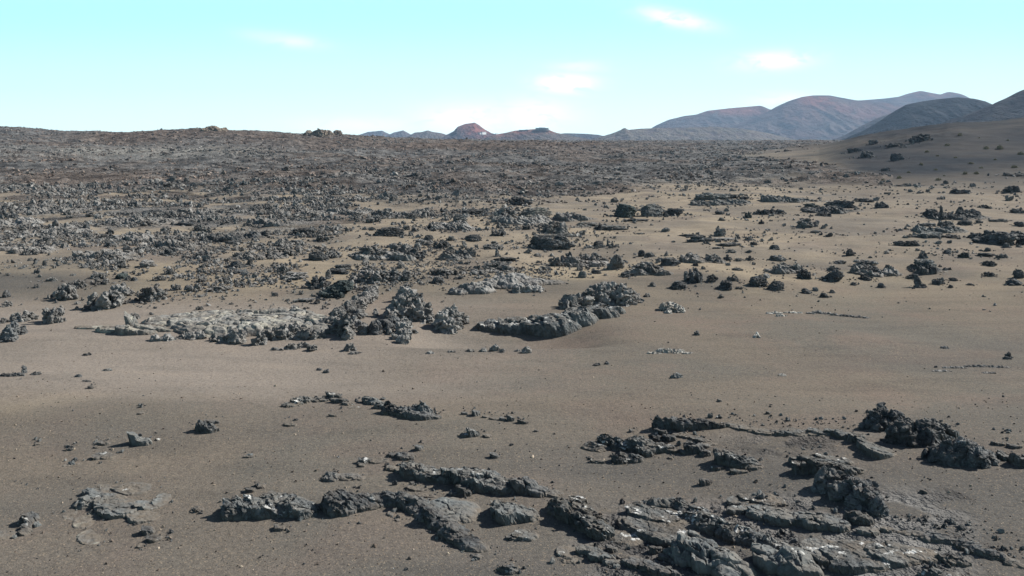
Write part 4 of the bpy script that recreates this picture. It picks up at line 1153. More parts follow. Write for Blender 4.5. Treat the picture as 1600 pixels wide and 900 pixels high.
MID = [
    # centre left
    (475, 368, 42, 13, 'slab', 'dark', .5, 'flat topped dark slab left of the low dark dome'),
    (505, 378, 28, 13, 'clump', 'clinker', .7, None), (462, 381, 24, 6, 'slab', 'clinker', .6, None),
    (609, 370, 52, 16, 'mound', 'dark', .6, 'low dark dome on open sand at the middle of the rock band'),
    (718, 349, 27, 15, 'boulder', 'smooth', .8, 'angular two faced grey boulder above the low dark dome'),
    (744, 336, 46, 9, 'slab', 'dark', .5, None), (790, 342, 42, 20, 'clump', 'pale', .7, None), (740, 378, 30, 12, 'boulder', 'dark', .7, 'dark pointed wedge right of the low dark dome'),
    (705, 402, 34, 18, 'clump', 'clinker', .8, None), (728, 405, 36, 30, 'clump', 'pale', .8, 'tall jagged pale clump right of the wide ragged clumps'),
    (580, 406, 54, 24, 'clump', 'clinker', .8, 'wide ragged clump, left one of the two before the low dark dome'),
    (625, 398, 46, 20, 'clump', 'clinker', .8, None), (648, 406, 44, 20, 'clump', 'dark', .8, 'wide dark ragged clump, right one of the two before the low dark dome'),
    (498, 408, 34, 16, 'boulder', 'dark', .7, 'dark tilted wedge rock above the big green black boulder'), (520, 404, 30, 12, 'clump', 'clinker', .8, None),
    (440, 402, 50, 16, 'clump', 'clinker', .8, None), (412, 405, 30, 10, 'clump', 'clinker', .8, None),
    (533, 428, 48, 15, 'slab', 'dark', .7, None), (578, 424, 30, 10, 'clump', 'clinker', .8, None),
    (590, 442, 50, 22, 'clump', 'clinker', .8, None), (625, 440, 44, 22, 'clump', 'pale', .8, 'spiky pale clump right above the big green black boulder'),
    (513, 437, 16, 18, 'spire', 'clinker', .8, 'short dark spire standing behind the big green black boulder'),
    (442, 430, 22, 18, 'clump', 'clinker', .9, None), (460, 437, 56, 12, 'clump', 'clinker', .8, None),
    (498, 452, 40, 22, 'clump', 'dark', .7, 'knobbly dark rock against the left side of the big green black boulder'),
    (525, 465, 62, 29, 'boulder', 'green', .7, 'big smooth green black boulder with a long shadow on sand'),
    (564, 441, 20, 14, 'clump', 'clinker', .8, None), (576, 455, 34, 8, 'clump', 'clinker', .8, None),
    (684, 444, 25, 12, 'boulder', 'dark', .8, 'black wedge boulder alone on sand left of the wide smooth mound'),
    (790, 410, 44, 8, 'slab', 'dark', .5, None), (775, 424, 50, 16, 'clump', 'clinker', .8, None), (690, 431, 44, 12, 'clump', 'clinker', .8, None),
    (713, 431, 11, 9, 'spire', 'dark', .9, None), (745, 430, 30, 8, 'clump', 'clinker', .8, None), (772, 390, 44, 14, 'clump', 'clinker', .8, None),
    (778, 402, 12, 16, 'spire', 'pale', .8, 'pale upright splinter of rock right of the tall jagged pale clump'),
    (430, 466 - 2, 12, 7, 'boulder', 'clinker', .8, None), (475, 473, 34, 6, 'slab', 'pale', .5, None), (637, 450, 20, 7, 'clump', 'clinker', .8, None),
    # centre right
    (976, 341, 46, 24, 'boulder', 'green', .8, 'large humped grey green boulder, left half of the split pair'),
    (1018, 339, 44, 22, 'boulder', 'smooth', .8, 'large pale boulder, right half of the split pair'),
    (1052, 338, 32, 13, 'slab', 'dark', .5, 'tilted dark slab against the split pair of boulders'), (993, 347, 42, 5, 'slab', 'dark', .5, None),
    (1112, 314, 56, 13, 'slab', 'smooth', .5, None), (1140, 311, 26, 9, 'clump', 'dark', .7, None), (1163, 313, 18, 6, 'slab', 'dark', .7, None),
    (868, 366, 46, 22, 'clump', 'clinker', .7, 'tall ragged clump behind the flat shelf of dark rocks'), (838, 339, 56, 16, 'mound', 'shelf', .6, 'pale ridged mound of lava at the top of the rock band'),
    (812, 322, 40, 14, 'clump', 'dark', .6, None), (895, 340, 28, 8, 'clump', 'clinker', .7, None), (872, 372, 62, 7, 'slab', 'smooth', .5, None),
    (862, 392, 76, 24, 'clump', 'dark', .5, 'wide black shelf of rocks with a flat sandy top'), (825, 397, 14, 8, 'boulder', 'clinker', .9, None), (840, 402, 16, 6, 'boulder', 'clinker', .9, None),
    (955, 361, 54, 8, 'slab', 'smooth', .5, None), (937, 361, 11, 10, 'boulder', 'dark', .9, 'little dark block at the left end of a low slab'),
    (918, 355, 34, 8, 'clump', 'clinker', .6, None), (1040, 363, 17, 7, 'boulder', 'clinker', .8, None), (1001, 367, 16, 3, 'slab', 'clinker', .6, None),
    (1075, 371, 32, 5, 'slab', 'dark', .5, None), (1094, 379, 44, 12, 'slab', 'dark', .5, 'dark tilted slab throwing a long shadow on sand'), (1125, 370, 22, 18, 'clump', 'clinker', .8, None),
    (1130, 377, 44, 5, 'slab', 'pale', .5, None), (1138, 386, 40, 6, 'slab', 'clinker', .5, None), (1120, 390, 16, 4, 'slab', 'clinker', .5, None),
    (935, 386, 20, 9, 'boulder', 'dark', .8, None), (950, 386, 7, 14, 'spire', 'dark', .9, None), (958, 388, 16, 10, 'clump', 'clinker', .8, None),
    (868, 417, 26, 18, 'clump', 'clinker', .8, None), (886, 413, 26, 22, 'clump', 'dark', .8, None), (906, 413, 20, 14, 'clump', 'clinker', .8, None),
    (930, 413, 48, 20, 'clump', 'clinker', .7, None), (963, 422, 30, 28, 'boulder', 'pale', .7, 'tall pale leaning boulder in the right centre band'),
    (1003, 402, 16, 12, 'boulder', 'dark', .8, None), (1016, 403, 16, 9, 'boulder', 'dark', .8, None), (1041, 401, 8, 7, 'boulder', 'clinker', .8, None),
    (1048, 416, 33, 14, 'boulder', 'dark', .7, 'dark wedge shaped boulder right of the tall pale leaning boulder'), (1005, 422, 40, 14, 'clump', 'clinker', .8, None), (1020, 428, 36, 17, 'clump', 'clinker', .8, None),
    (979, 434, 26, 9, 'clump', 'dark', .8, None), (910, 435, 18, 12, 'boulder', 'smooth', .8, 'round grey boulder above the ribbed mound of clinker'), (932, 429, 18, 7, 'boulder', 'dark', .8, None), (946, 432, 8, 4, 'boulder', 'clinker', .8, None),
    (906, 424, 14, 8, 'clump', 'clinker', .8, None), (842, 412, 12, 5, 'clump', 'clinker', .8, None),
    (1082, 405, 26, 11, 'clump', 'clinker', .8, None), (1115, 409, 28, 13, 'clump', 'pale', .8, None), (1137, 408, 18, 10, 'clump', 'dark', .8, None), (1155, 409, 14, 5, 'clump', 'clinker', .8, None), (1172, 408, 18, 8, 'clump', 'clinker', .8, None),
    (1087, 417, 10, 9, 'clump', 'dark', .8, None), (1099, 422, 9, 6, 'boulder', 'clinker', .8, None), (1138, 416, 8, 5, 'boulder', 'clinker', .8, None),
    (1083, 443, 34, 26, 'clump', 'dark', .8, 'tall black craggy clump right of the ribbed mound'), (1060, 453, 32, 14, 'boulder', 'dark', .8, 'dark boulder left at the foot of the tall black craggy clump'),
    (1113, 442, 22, 14, 'clump', 'dark', .8, None), (1133, 454, 30, 16, 'boulder', 'dark', .8, None), (1145, 440, 20, 12, 'clump', 'clinker', .8, None), (1155, 453, 14, 5, 'clump', 'clinker', .8, None),
    (1184, 449, 32, 18, 'boulder', 'dark', .8, 'dark round shouldered boulder right of the tall black craggy clump'), (1152, 424, 22, 5, 'slab', 'dark', .5, None),
    (1169, 342, 12, 13, 'clump', 'green', .9, None), (1192, 336, 28, 10, 'clump', 'dark', .8, None), (1125, 336, 18, 6, 'slab', 'dark', .7, None), (1190, 351, 12, 8, 'clump', 'dark', .8, None), (1128, 346, 12, 6, 'boulder', 'clinker', .8, None),
    (1170, 377, 16, 8, 'clump', 'clinker', .8, None), (1178, 384, 14, 6, 'clump', 'dark', .8, None), (1143, 396, 18, 6, 'slab', 'clinker', .7, None), (1170, 396, 12, 5, 'boulder', 'dark', .8, None),
    # right
    (1212, 455, 28, 16, 'boulder', 'dark', .8, None), (1213, 336, 26, 9, 'clump', 'dark', .8, None), (1268, 327, 30, 9, 'slab', 'green', .6, None), (1312, 325, 48, 12, 'clump', 'dark', .4, 'long dark jagged rock row at the foot of the hillside'), (1352, 317, 30, 7, 'slab', 'dark', .5, None),
    (1287, 339, 28, 8, 'clump', 'dark', .7, None), (1378, 326, 24, 12, 'clump', 'dark', .8, None), (1262, 356, 42, 16, 'clump', 'clinker', .7, 'sprawling clump of rocks tapering to the right on pale sand'), (1275, 365, 18, 5, 'slab', 'smooth', .7, None),
    (1210, 391, 20, 9, 'boulder', 'dark', .7, 'dark wedge rock on pale sand below the sprawling clump'), (1294, 371, 10, 4, 'boulder', 'dark', .8, None),
    (1328, 401, 17, 13, 'boulder', 'dark', .8, 'single rounded dark boulder standing alone on pale sand at right'),
    (1471, 345, 13, 27, 'spire', 'dark', .9, 'tall black spire of lava at right under the hillside'), (1455, 340, 30, 14, 'mound', 'dark', .8, 'rounded shaded mound left of the tall black spire'),
    (1500, 336, 16, 14, 'boulder', 'dark', .8, None), (1514, 338, 36, 12, 'clump', 'dark', .7, 'low dark rock pile right of the tall black spire'), (1540, 327, 24, 8, 'clump', 'dark', .8, None), (1590, 334, 26, 9, 'clump', 'clinker', .8, None),
    (1450, 355, 32, 7, 'slab', 'dark', .5, None), (1478, 356, 30, 12, 'clump', 'smooth', .8, None), (1508, 353, 24, 8, 'slab', 'dark', .6, None), (1530, 350, 16, 6, 'slab', 'dark', .6, None), (1560, 348, 28, 6, 'slab', 'smooth', .6, None), (1594, 355, 20, 9, 'clump', 'dark', .8, None),
    (1450, 373, 56, 11, 'slab', 'smooth', .5, 'pale topped long slab below the tall black spire'), (1486, 373, 30, 7, 'clump', 'clinker', .7, None), (1416, 386, 38, 11, 'clump', 'dark', .6, None), (1466, 382, 14, 6, 'boulder', 'clinker', .8, None),
    (1556, 383, 70, 24, 'boulder', 'dark', .7, 'broad black boulder mass near the right edge'), (1573, 388, 14, 9, 'boulder', 'dark', .8, None), (1517, 373, 14, 6, 'boulder', 'dark', .8, None), (1596, 384, 20, 14, 'boulder', 'dark', .8, None),
    (1480, 398, 14, 8, 'boulder', 'dark', .8, None), (1540, 402, 28, 6, 'slab', 'dark', .6, None), (1565, 404, 20, 8, 'clump', 'clinker', .8, None), (1543, 394, 12, 7, 'boulder', 'dark', .8, None), (1505, 404, 18, 10, 'clump', 'green', .8, None),
    (1442, 405, 16, 11, 'clump', 'dark', .8, None), (1446, 422, 44, 18, 'slab', 'smooth', .7, 'stacked pile of slabs with a pale top above the sharp fin'), (1450, 429, 26, 14, 'clump', 'dark', .8, None),
    (1352, 420, 44, 13, 'clump', 'clinker', .7, None), (1362, 430, 32, 12, 'clump', 'dark', .7, None), (1386, 424, 12, 11, 'boulder', 'dark', .8, None), (1312, 413, 22, 6, 'clump', 'clinker', .7, None),
    (1302, 441, 36, 22, 'boulder', 'dark', .8, 'dark two lobed boulder nearest the smooth sand, left of the sharp fin'), (1302, 425, 20, 10, 'clump', 'smooth', .8, None),
    (1257, 437, 26, 17, 'clump', 'dark', .8, 'compact dark clump left of the two lobed boulder'), (1226, 424, 40, 14, 'clump', 'pale', .7, 'white topped clump at the left of the right hand band'), (1216, 409, 30, 10, 'clump', 'clinker', .7, None),
    (1353, 439, 24, 10, 'clump', 'dark', .8, None), (1377, 451, 14, 9, 'boulder', 'dark', .8, None), (1334, 447, 12, 6, 'boulder', 'dark', .8, None),
    (1438, 451, 26, 24, 'spire', 'dark', .6, 'sharp triangular rock fin standing nearest the smooth sand at right'), (1425, 437, 22, 9, 'clump', 'dark', .8, None), (1467, 446, 24, 13, 'clump', 'dark', .8, None), (1490, 440, 16, 6, 'clump', 'dark', .8, None),
    (1545, 433, 20, 8, 'clump', 'dark', .8, None), (1592, 436, 20, 16, 'boulder', 'dark', .8, None), (1584, 447, 28, 11, 'boulder', 'dark', .8, None), (1546, 417, 24, 10, 'clump', 'dark', .8, None), (1516, 447, 14, 4, 'boulder', 'dark', .8, None),
    (1260, 460, 18, 9, 'boulder', 'dark', .8, None), (1288, 466, 16, 9, 'boulder', 'dark', .8, None), (1274, 456, 12, 7, 'boulder', 'clinker', .8, None), (1300, 459, 11, 6, 'boulder', 'dark', .8, None), (1485, 451, 10, 6, 'boulder', 'dark', .8, None),
    # left
    (134, 361, 15, 11, 'boulder', 'dark', .8, 'black rounded block in the crowded rubble at left'), (70, 380, 24, 10, 'slab', 'dark', .7, None), (169, 387, 13, 9, 'boulder', 'dark', .8, None), (198, 394, 16, 10, 'boulder', 'dark', .8, None),
    (272, 398, 9, 11, 'boulder', 'dark', .9, 'small square black block in the crowded rubble'), (370, 420, 26, 13, 'boulder', 'dark', .7, None), (70, 417, 9, 11, 'spire', 'dark', .9, None), (90, 417, 8, 9, 'spire', 'dark', .9, None), (156, 404, 14, 10, 'boulder', 'dark', .8, None),
    (345, 379, 40, 9, 'slab', 'dark', .4, None), (365, 383, 30, 7, 'slab', 'dark', .4, None), (288, 354, 36, 6, 'slab', 'dark', .4, None), (225, 353, 26, 8, 'clump', 'clinker', .6, None), (220, 395, 30, 12, 'clump', 'clinker', .7, None), (378, 428, 26, 6, 'slab', 'dark', .6, None),
    (190, 437, 22, 10, 'boulder', 'green', .8, None), (155, 437, 30, 12, 'clump', 'pale', .8, None), (265, 430, 22, 11, 'clump', 'clinker', .8, None), (248, 440, 20, 10, 'clump', 'clinker', .8, None), (210, 440, 12, 7, 'boulder', 'dark', .8, None),
    (103, 470, 48, 30, 'clump', 'clinker', .8, 'wide bristling clump, leftmost of the three above the pahoehoe sheet'), (120, 452, 34, 16, 'clump', 'clinker', .8, None), (158, 446, 30, 12, 'clump', 'clinker', .8, None),
    (165, 484, 64, 34, 'clump', 'pale', .7, 'widest bristling clump, middle of the three above the pahoehoe sheet'), (190, 466, 40, 24, 'clump', 'clinker', .8, None),
    (238, 472, 50, 30, 'clump', 'clinker', .8, 'rounded bristling clump, rightmost of the three above the pahoehoe sheet'), (135, 486, 18, 10, 'boulder', 'dark', .8, None), (275, 455, 22, 12, 'clump', 'pale', .8, None),
    (302, 457, 28, 15, 'clump', 'clinker', .8, None), (343, 456, 44, 11, 'clump', 'clinker', .7, None), (350, 441, 18, 7, 'boulder', 'dark', .8, None), (380, 447, 14, 6, 'clump', 'clinker', .8, None), (316, 442, 18, 8, 'clump', 'clinker', .8, None),
    (58, 451, 12, 7, 'clump', 'clinker', .8, None), (80, 441, 18, 8, 'clump', 'clinker', .8, None), (10, 466, 16, 14, 'boulder', 'dark', .8, None), (12, 480, 20, 9, 'clump', 'clinker', .8, None),
    (85, 506, 46, 30, 'clump', 'pale', .8, 'tall domed clump with flared ribs at the left end of the sand strip'), (38, 503, 44, 20, 'clump', 'pale', .7, 'lower ribbed clump cut near the left edge beside the domed clump'), (5, 506, 24, 10, 'clump', 'clinker', .7, None),
    (211, 500, 20, 12, 'clump', 'pale', .8, 'small pale knot of rock above the pahoehoe sheet'), (237, 493, 8, 5, 'boulder', 'dark', .8, None), (325, 492, 20, 6, 'slab', 'dark', .7, 'small dark slab lying on top of the pahoehoe sheet'), (245, 457 + 12, 10, 5, 'boulder', 'clinker', .8, None),
]
for (px, py, w, h, kind, mat, deep, lab) in MID:
    g = GROUPS[zone(px, py)]
    rock(px, py, w, h, kind, mat, lab or g[1], None if lab else g[0], deep)

# low broken crusts joining the clumps
PG = {'A': ('low crusts in the crowded rubble', 'low broken grey crust half buried in the crowded rubble at left'),
      'C': ('low crusts in the middle band', 'low broken grey crust half buried in tan sand of the middle rock band'),
      'E': ('low crusts on the right hand sand', 'low broken dark crust half buried in brown sand of the right hand rock band')}
rp = np.random.default_rng(77)
for (px, py, w, yd, hm, mt) in ((90, 332, 120, 6, .42, 'clinker'), (225, 347, 110, 6, .40, 'clinker'), (330, 333, 120, 5, .42, 'clinker'), (425, 352, 90, 6, .42, 'clinker'), (525, 333, 120, 5, .45, 'clinker'),
                                (50, 392, 90, 9, .34, 'clinker'), (175, 402, 110, 9, .36, 'clinker'), (300, 388, 110, 8, .38, 'clinker'), (405, 402, 80, 8, .36, 'clinker'), (110, 362, 100, 7, .36, 'clinker'), (20, 350, 90, 7, .4, 'clinker'),
                                (250, 372, 110, 7, .36, 'clinker'), (370, 374, 100, 7, .4, 'dark'),
                                (635, 337, 100, 5, .46, 'clinker'), (715, 356, 90, 7, .42, 'clinker'), (820, 348, 110, 8, .45, 'pale'), (600, 402, 120, 9, .36, 'clinker'), (715, 404, 70, 8, .36, 'clinker'), (590, 436, 90, 10, .32, 'clinker'), (780, 424, 70, 8, .30, 'clinker'),
                                (905, 342, 70, 6, .40, 'clinker'), (920, 414, 110, 9, .34, 'clinker'), (1010, 426, 80, 9, .32, 'clinker'), (1130, 318, 110, 6, .44, 'smooth'), (1100, 408, 80, 7, .30, 'clinker'),
                                (1250, 313, 120, 6, .44, 'smooth'), (1225, 424, 70, 8, .28, 'clinker'), (1300, 330, 110, 6, .42, 'dark'), (1370, 428, 90, 8, .28, 'clinker'), (1450, 422, 70, 9, .30, 'dark'), (1500, 340, 110, 7, .42, 'dark'), (1470, 362, 90, 7, .36, 'smooth'), (1560, 372, 90, 8, .36, 'dark')):
    bl = []
    for q_ in range(6):
        bl.append((px + rp.uniform(-.38, .38) * w, py + rp.uniform(-.35, .35) * yd, w * rp.uniform(.22, .42), yd * rp.uniform(.35, .7), hm * rp.uniform(.5, 1.1), ['s', 's', 'k', 's', 'b', 'k'][q_], (0, 0, rp.uniform(-.4, .4))))
    bl.append((px, py, w * .8, yd * .7, hm * .45, 's'))
    z_ = 'A' if px < 560 else ('C' if px < 1200 else 'E')
    outcrop('lava_crust', 'lava crust', PG[z_][1], mt, bl, field=True, amt=1.0, over=.3, group=PG[z_][0], kk=1.5)

# more single rocks of the crowded parts
rg = np.random.default_rng(21)
n_extra = 0
while n_extra < 60:
    if n_extra < 40:
        px = rg.uniform(-5, 560); py = rg.uniform(325, 425)
    else:
        px = rg.uniform(560, 860); py = rg.uniform(316, 400)
    if any(abs(px - m[0]) < (m[2] + 10) / 2 and abs(py - m[1]) < 8 for m in MID): continue
    s = rg.uniform(.7, 1.35) * (10 + (py - 320) * .10)
    g = GROUPS[zone(px, py)]
    rock(px, py, s * rg.uniform(1.0, 1.7), s * rg.uniform(.5, .8), rg.choice(['clump', 'clump', 'clump', 'boulder', 'slab', 'spire']),
         rg.choice(['clinker', 'clinker', 'dark', 'pale']), g[1], g[0], .75)
    n_extra += 1

# far knobs on the skyline and the dark crags on the hillside
outcrop('spatter_cone', 'spatter cone', 'little tan spatter knob on the left skyline', 'tan', [(333, 203, 22, .25, 2.2, 'm'), (345, 203.4, 18, .25, 1.2, 'm'), (322, 203.4, 14, .25, .9, 'm')], voxel=.3, amt=.6)
outcrop('spatter_cone', 'spatter cone', 'broad tan spatter lump on the skyline left of the far cones', 'tan', [(484, 211, 18, .25, 2.2, 'm'), (500, 211, 26, .25, 2.8, 'm'), (513, 211, 16, .2, 2.4, 'm')], voxel=.3, amt=.6)
outcrop('spatter_cone', 'spatter cone', 'small rounded tan spatter lump at the right of the broad one', 'tan', [(527, 211, 14, .2, 3.2, 'm'), (531, 211, 10, .2, 2.0)], voxel=.3, amt=.6)
for (px, py, w, h, lab) in ((1355, 247, 26, 12, 'dark crag on the lower left of the sandy hillside'), (1402, 252, 22, 13, 'dark leaning crag on the sandy hillside'), (1384, 268, 16, 6, 'small dark crag low on the sandy hillside'),
                            (1440, 222, 40, 13, 'long dark crag on the crest of the sandy hillside'), (1400, 230, 30, 8, 'dark rock pile on the shoulder of the sandy hillside'), (1365, 226, 20, 8, 'dark rock at the left tip of the sandy hillside crest'),
                            (1335, 238, 22, 6, 'low dark rocks at the left foot of the sandy hillside'), (1588, 277, 50, 6, 'flat dark rock strip at the right edge under the hillside'), (1420, 292, 50, 6, 'thin dark rock strip at the foot of the sandy hillside'),
                            (1580, 302, 26, 12, 'dark jagged rock at the right edge under the hillside'), (1500, 304, 30, 9, 'grey jagged rock row under the hillside near the right edge')):
    rock(px, py, w, h, 'clump', 'dark', lab, None, .6)


# ------------------------------------------------------------------ instanced rubble
SRC = []
for kind, ids in (('clump', (0, 1, 2, 3, 4)), ('boulder', (0, 1, 2)), ('spire', (0, 1)), ('slab', (0, 1))):
    for i in ids:
        SRC.append((kind, i))


def small_lump(seed):
    rg = np.random.default_rng(seed)
    parts = []
    for i in range(5):
        a = rg.uniform(0, 6.28); r = 0 if i == 0 else rg.uniform(.18, .34); s = .36 if i == 0 else rg.uniform(.12, .24)
        parts.append(lump((r * math.cos(a), r * math.sin(a), rg.uniform(.05, .3)), (s * rg.uniform(.8, 1.3), s * rg.uniform(.5, .9), s * rg.uniform(.6, 1.8)),
                          (rg.normal(0, .7), rg.normal(0, .7), rg.uniform(0, 6)), 'b', seed * 7 + i, 3 if i == 0 else 2))
    V, F = join(parts)
    V = V + .05 * np.stack([perlin3(V * 5 + seed, 1), perlin3(V * 5 + seed, 2), perlin3(V * 5 + seed, 3)], 1)
    V[:, 2] = np.where(V[:, 2] > 0, V[:, 2] / V[:, 2].max(), V[:, 2])
    return V, F


def scatter(name, pts, scl, rots, picks, sources, label, cat):
    me = bpy.data.meshes.new(name)
    n = len(pts)
    me.vertices.add(n); me.vertices.foreach_set('co', np.ascontiguousarray(pts, np.float32).ravel())
    for nm, val in (('scl', scl), ('rot', rots)):
        a = me.attributes.new(nm, 'FLOAT_VECTOR', 'POINT'); a.data.foreach_set('vector', np.ascontiguousarray(val, np.float32).ravel())
    a = me.attributes.new('pick', 'INT', 'POINT'); a.data.foreach_set('value', np.ascontiguousarray(picks, np.int32))
    o = link(name, me, None, label, cat, kind='stuff')
    ng = bpy.data.node_groups.new(name, 'GeometryNodeTree')
    ng.interface.new_socket('Geometry', in_out='INPUT', socket_type='NodeSocketGeometry')
    ng.interface.new_socket('Geometry', in_out='OUTPUT', socket_type='NodeSocketGeometry')
    gi = ng.nodes.new('NodeGroupInput'); go = ng.nodes.new('NodeGroupOutput')
    jn = ng.nodes.new('GeometryNodeJoinGeometry')
    for so in sources:
        oi = ng.nodes.new('GeometryNodeObjectInfo'); oi.inputs['Object'].default_value = so
        oi.inputs['As Instance'].default_value = True
        ng.links.new(oi.outputs['Geometry'], jn.inputs[0])
    ip = ng.nodes.new('GeometryNodeInstanceOnPoints')
    ip.inputs['Pick Instance'].default_value = True
    ng.links.new(gi.outputs[0], ip.inputs['Points']); ng.links.new(jn.outputs[0], ip.inputs['Instance'])
    for nm, ty, sk in (('scl', 'FLOAT_VECTOR', 'Scale'), ('rot', 'FLOAT_VECTOR', 'Rotation'), ('pick', 'INT', 'Instance Index')):
        na = ng.nodes.new('GeometryNodeInputNamedAttribute'); na.data_type = ty; na.inputs['Name'].default_value = nm
        out = [s for s in na.outputs if s.enabled][0]
        ng.links.new(out, ip.inputs[sk])
    ng.links.new(ip.outputs[0], go.inputs[0])
    md = o.modifiers.new('scatter', 'NODES'); md.node_group = ng
    return o


def source(V, F, mat):
    me = np_mesh('rubble_stone', V, F, smooth=False); me.materials.append(M[mat])
    return bpy.data.objects.new('rubble_stone', me)


SMALL = [small_lump(900 + i) for i in range(9)]

# dense lava field
rg = np.random.default_rng(5)
N_FIELD = 110000
th = rg.uniform(-.66, .66, N_FIELD); D = np.exp(rg.uniform(math.log(95), math.log(1000), N_FIELD))
x, y = th * D, D
u, px, L, hs = zones(x, y)
clump = fbm2(x, y, 1 / 14., 3, 55) + .5 * fbm2(x, y * .6, 1 / 60., 2, 56)
keep = rg.random(N_FIELD) < np.clip(L * (.48 + 2.0 * clump), 0, 1)
x, y, D = x[keep], y[keep], D[keep]
z = H(x, y)
w = (D / 1386.) * rg.lognormal(math.log(2.7), .6, len(D)) * np.clip(1.25 - D / 1600, .7, 1.2)
w = np.clip(w, .28, 2.0)
hh = w * rg.uniform(.25, .65, len(D)) * (1 - .12 * w)
pts = np.stack([x, y, z - .15 * hh], 1)
field_src = [source(*LIB['clump'][i], 'field') for i in (0, 3, 6)] + [source(V, F, 'field') for V, F in SMALL]
scatter('lava_rubble', pts, np.stack([w, w * rg.uniform(.6, 1, len(D)), hh], 1), np.stack([rg.normal(0, .2, len(D)), rg.normal(0, .2, len(D)), rg.uniform(0, 6.28, len(D))], 1),
        rg.integers(0, len(field_src), len(D)), field_src, 'endless rough dark clinker covering the plain below the hills', 'lava rubble')

# loose small rocks on the sand between the larger ones
cand = 110000
px = rg.uniform(-250, 1850, cand); py = 292 + 195 * rg.random(cand) ** 1.25
D = D_of(py); x = (px - 800) / FPX * D; y = D
cl = fbm2(x, y, 1 / 9., 3, 66)
dens = np.where(px < 520, 3.4, np.where(px < 860, 1.6, np.where(px < 1200, .34, .24)))
dens = dens * np.clip(1 - (py - 430) / 70, 0, 1) * np.where((px < 600) & (py < 400), 1.5, 1)
dens = dens * np.clip(.3 + 2.6 * cl, 0.02, 1.2)
dens = dens * np.where(py > 455 - 10 * (px > 900), .25, 1)
keep = rg.random(cand) < dens * .55
x, y, D = x[keep], y[keep], D[keep]
w = list(D / FPX * np.where(x < -.13 * D, 1.25, 1.0) * rg.lognormal(math.log(3.5), .45, len(D))); x = list(x); y = list(y)
for (rx, ry, rw) in PLACED:
    if ry > 40:
        for k in range(rg.integers(6, 15)):
            a = rg.uniform(0, 6.28); r = rw * rg.uniform(.3, 1.05)
            x.append(rx + r * math.cos(a)); y.append(ry + r * .8 * math.sin(a)); w.append(rw * rg.uniform(.06, .2))
x = np.array(x); y = np.array(y); w = np.array(w)
hh = w * rg.uniform(.3, .85, len(w))
pts = np.stack([x, y, H(x, y) - .12 * hh], 1)
sand_src = [source(*LIB['clump'][i], 'clinker') for i in (1, 4, 7)] + [source(V, F, m_) for (V, F), m_ in zip(SMALL, ['clinker', 'clinker', 'dark', 'clinker', 'pale', 'clinker', 'dark', 'clinker', 'clinker'])]
scatter('lava_rubble', pts, np.stack([w, w * rg.uniform(.6, 1, len(w)), hh], 1), np.stack([rg.normal(0, .3, len(w)), rg.normal(0, .3, len(w)), rg.uniform(0, 6.28, len(w))], 1),
        rg.integers(0, len(sand_src), len(w)), sand_src, 'loose small clinker bits strewn over the tan sand', 'lava rubble')

# broken bits round the foreground outcrops
xs, ys, ws = [], [], []
for (bx, by, bw, byd) in RIM:
    for k in range(int(rg.integers(3, 6) + bw / 9)):
        a = rg.uniform(0, 6.28); r = rg.uniform(.75, 1.0) if rg.random() < .5 else rg.lognormal(.25, .3)
        x0_, y0_, z0_ = (bx + r * bw / 2 * math.cos(a) * 1.1 - 800) / FPX, by + r * byd / 2 * math.sin(a) * 1.25, 0
        D0 = float(D_of(y0_))
        xs.append(x0_ * D0); ys.append(D0); ws.append(np.clip(rg.lognormal(math.log(.05), .6), .02, .2))
x = np.array(xs); y = np.array(ys); w = np.array(ws)
hh = w * rg.uniform(.35, .9, len(w))
pts = np.stack([x, y, H(x, y) - .15 * hh], 1)
near_src = [source(V, F, m_) for (V, F), m_ in zip(SMALL[:6], ['dark', 'smooth', 'dark', 'smooth', 'dark', 'lichen'])]
scatter('lava_rubble', pts, np.stack([w, w * rg.uniform(.6, 1, len(w)), hh], 1), np.stack([rg.normal(0, .3, len(w)), rg.normal(0, .3, len(w)), rg.uniform(0, 6.28, len(w))], 1),
        rg.integers(0, len(near_src), len(w)), near_src, 'broken dark bits lying round the foreground outcrops', 'lava rubble')

# gravel of the near sand
n = 11000
D = np.exp(rg.uniform(math.log(14.5), math.log(46), n)); x = rg.uniform(-.64, .64, n) * D; y = D
cl = fbm2(x, y, 1 / 3., 3, 77)
keep = rg.random(n) < np.clip(.42 + 1.1 * cl, .06, 1) * (1 - .65 * sst(y, 25, 30))
x, y = x[keep], y[keep]
w = np.clip(rg.lognormal(math.log(.032), .5, len(x)), .015, .13)
hh = w * rg.uniform(.4, .8, len(x))
pts = np.stack([x, y, H(x, y) - .2 * hh], 1)
M['pebble_light'] = rock_mat('light_pebble', (0.20, 0.16, 0.12), (0.42, 0.35, 0.27), fine=4)
M['pebble'] = rock_mat('brown_pebble', (0.085, 0.07, 0.06), (0.19, 0.15, 0.12), fine=4)
peb_src = [source(*SMALL[0], 'dark'), source(*SMALL[1], 'pebble'), source(*SMALL[2], 'pebble'), source(*SMALL[3], 'pebble_light'), source(*SMALL[4], 'dark'), source(*SMALL[5], 'pebble')]
scatter('gravel', pts, np.stack([w, w * rg.uniform(.6, 1, len(w)), hh], 1), np.stack([rg.normal(0, .3, len(w)), rg.normal(0, .3, len(w)), rg.uniform(0, 6.28, len(w))], 1),
        rg.integers(0, len(peb_src), len(w)), peb_src, 'fine brown and pale gravel sprinkled over the near sand', 'gravel')


# ------------------------------------------------------------------ buildings under and on the red hills
from mathutils.bvhtree import BVHTree


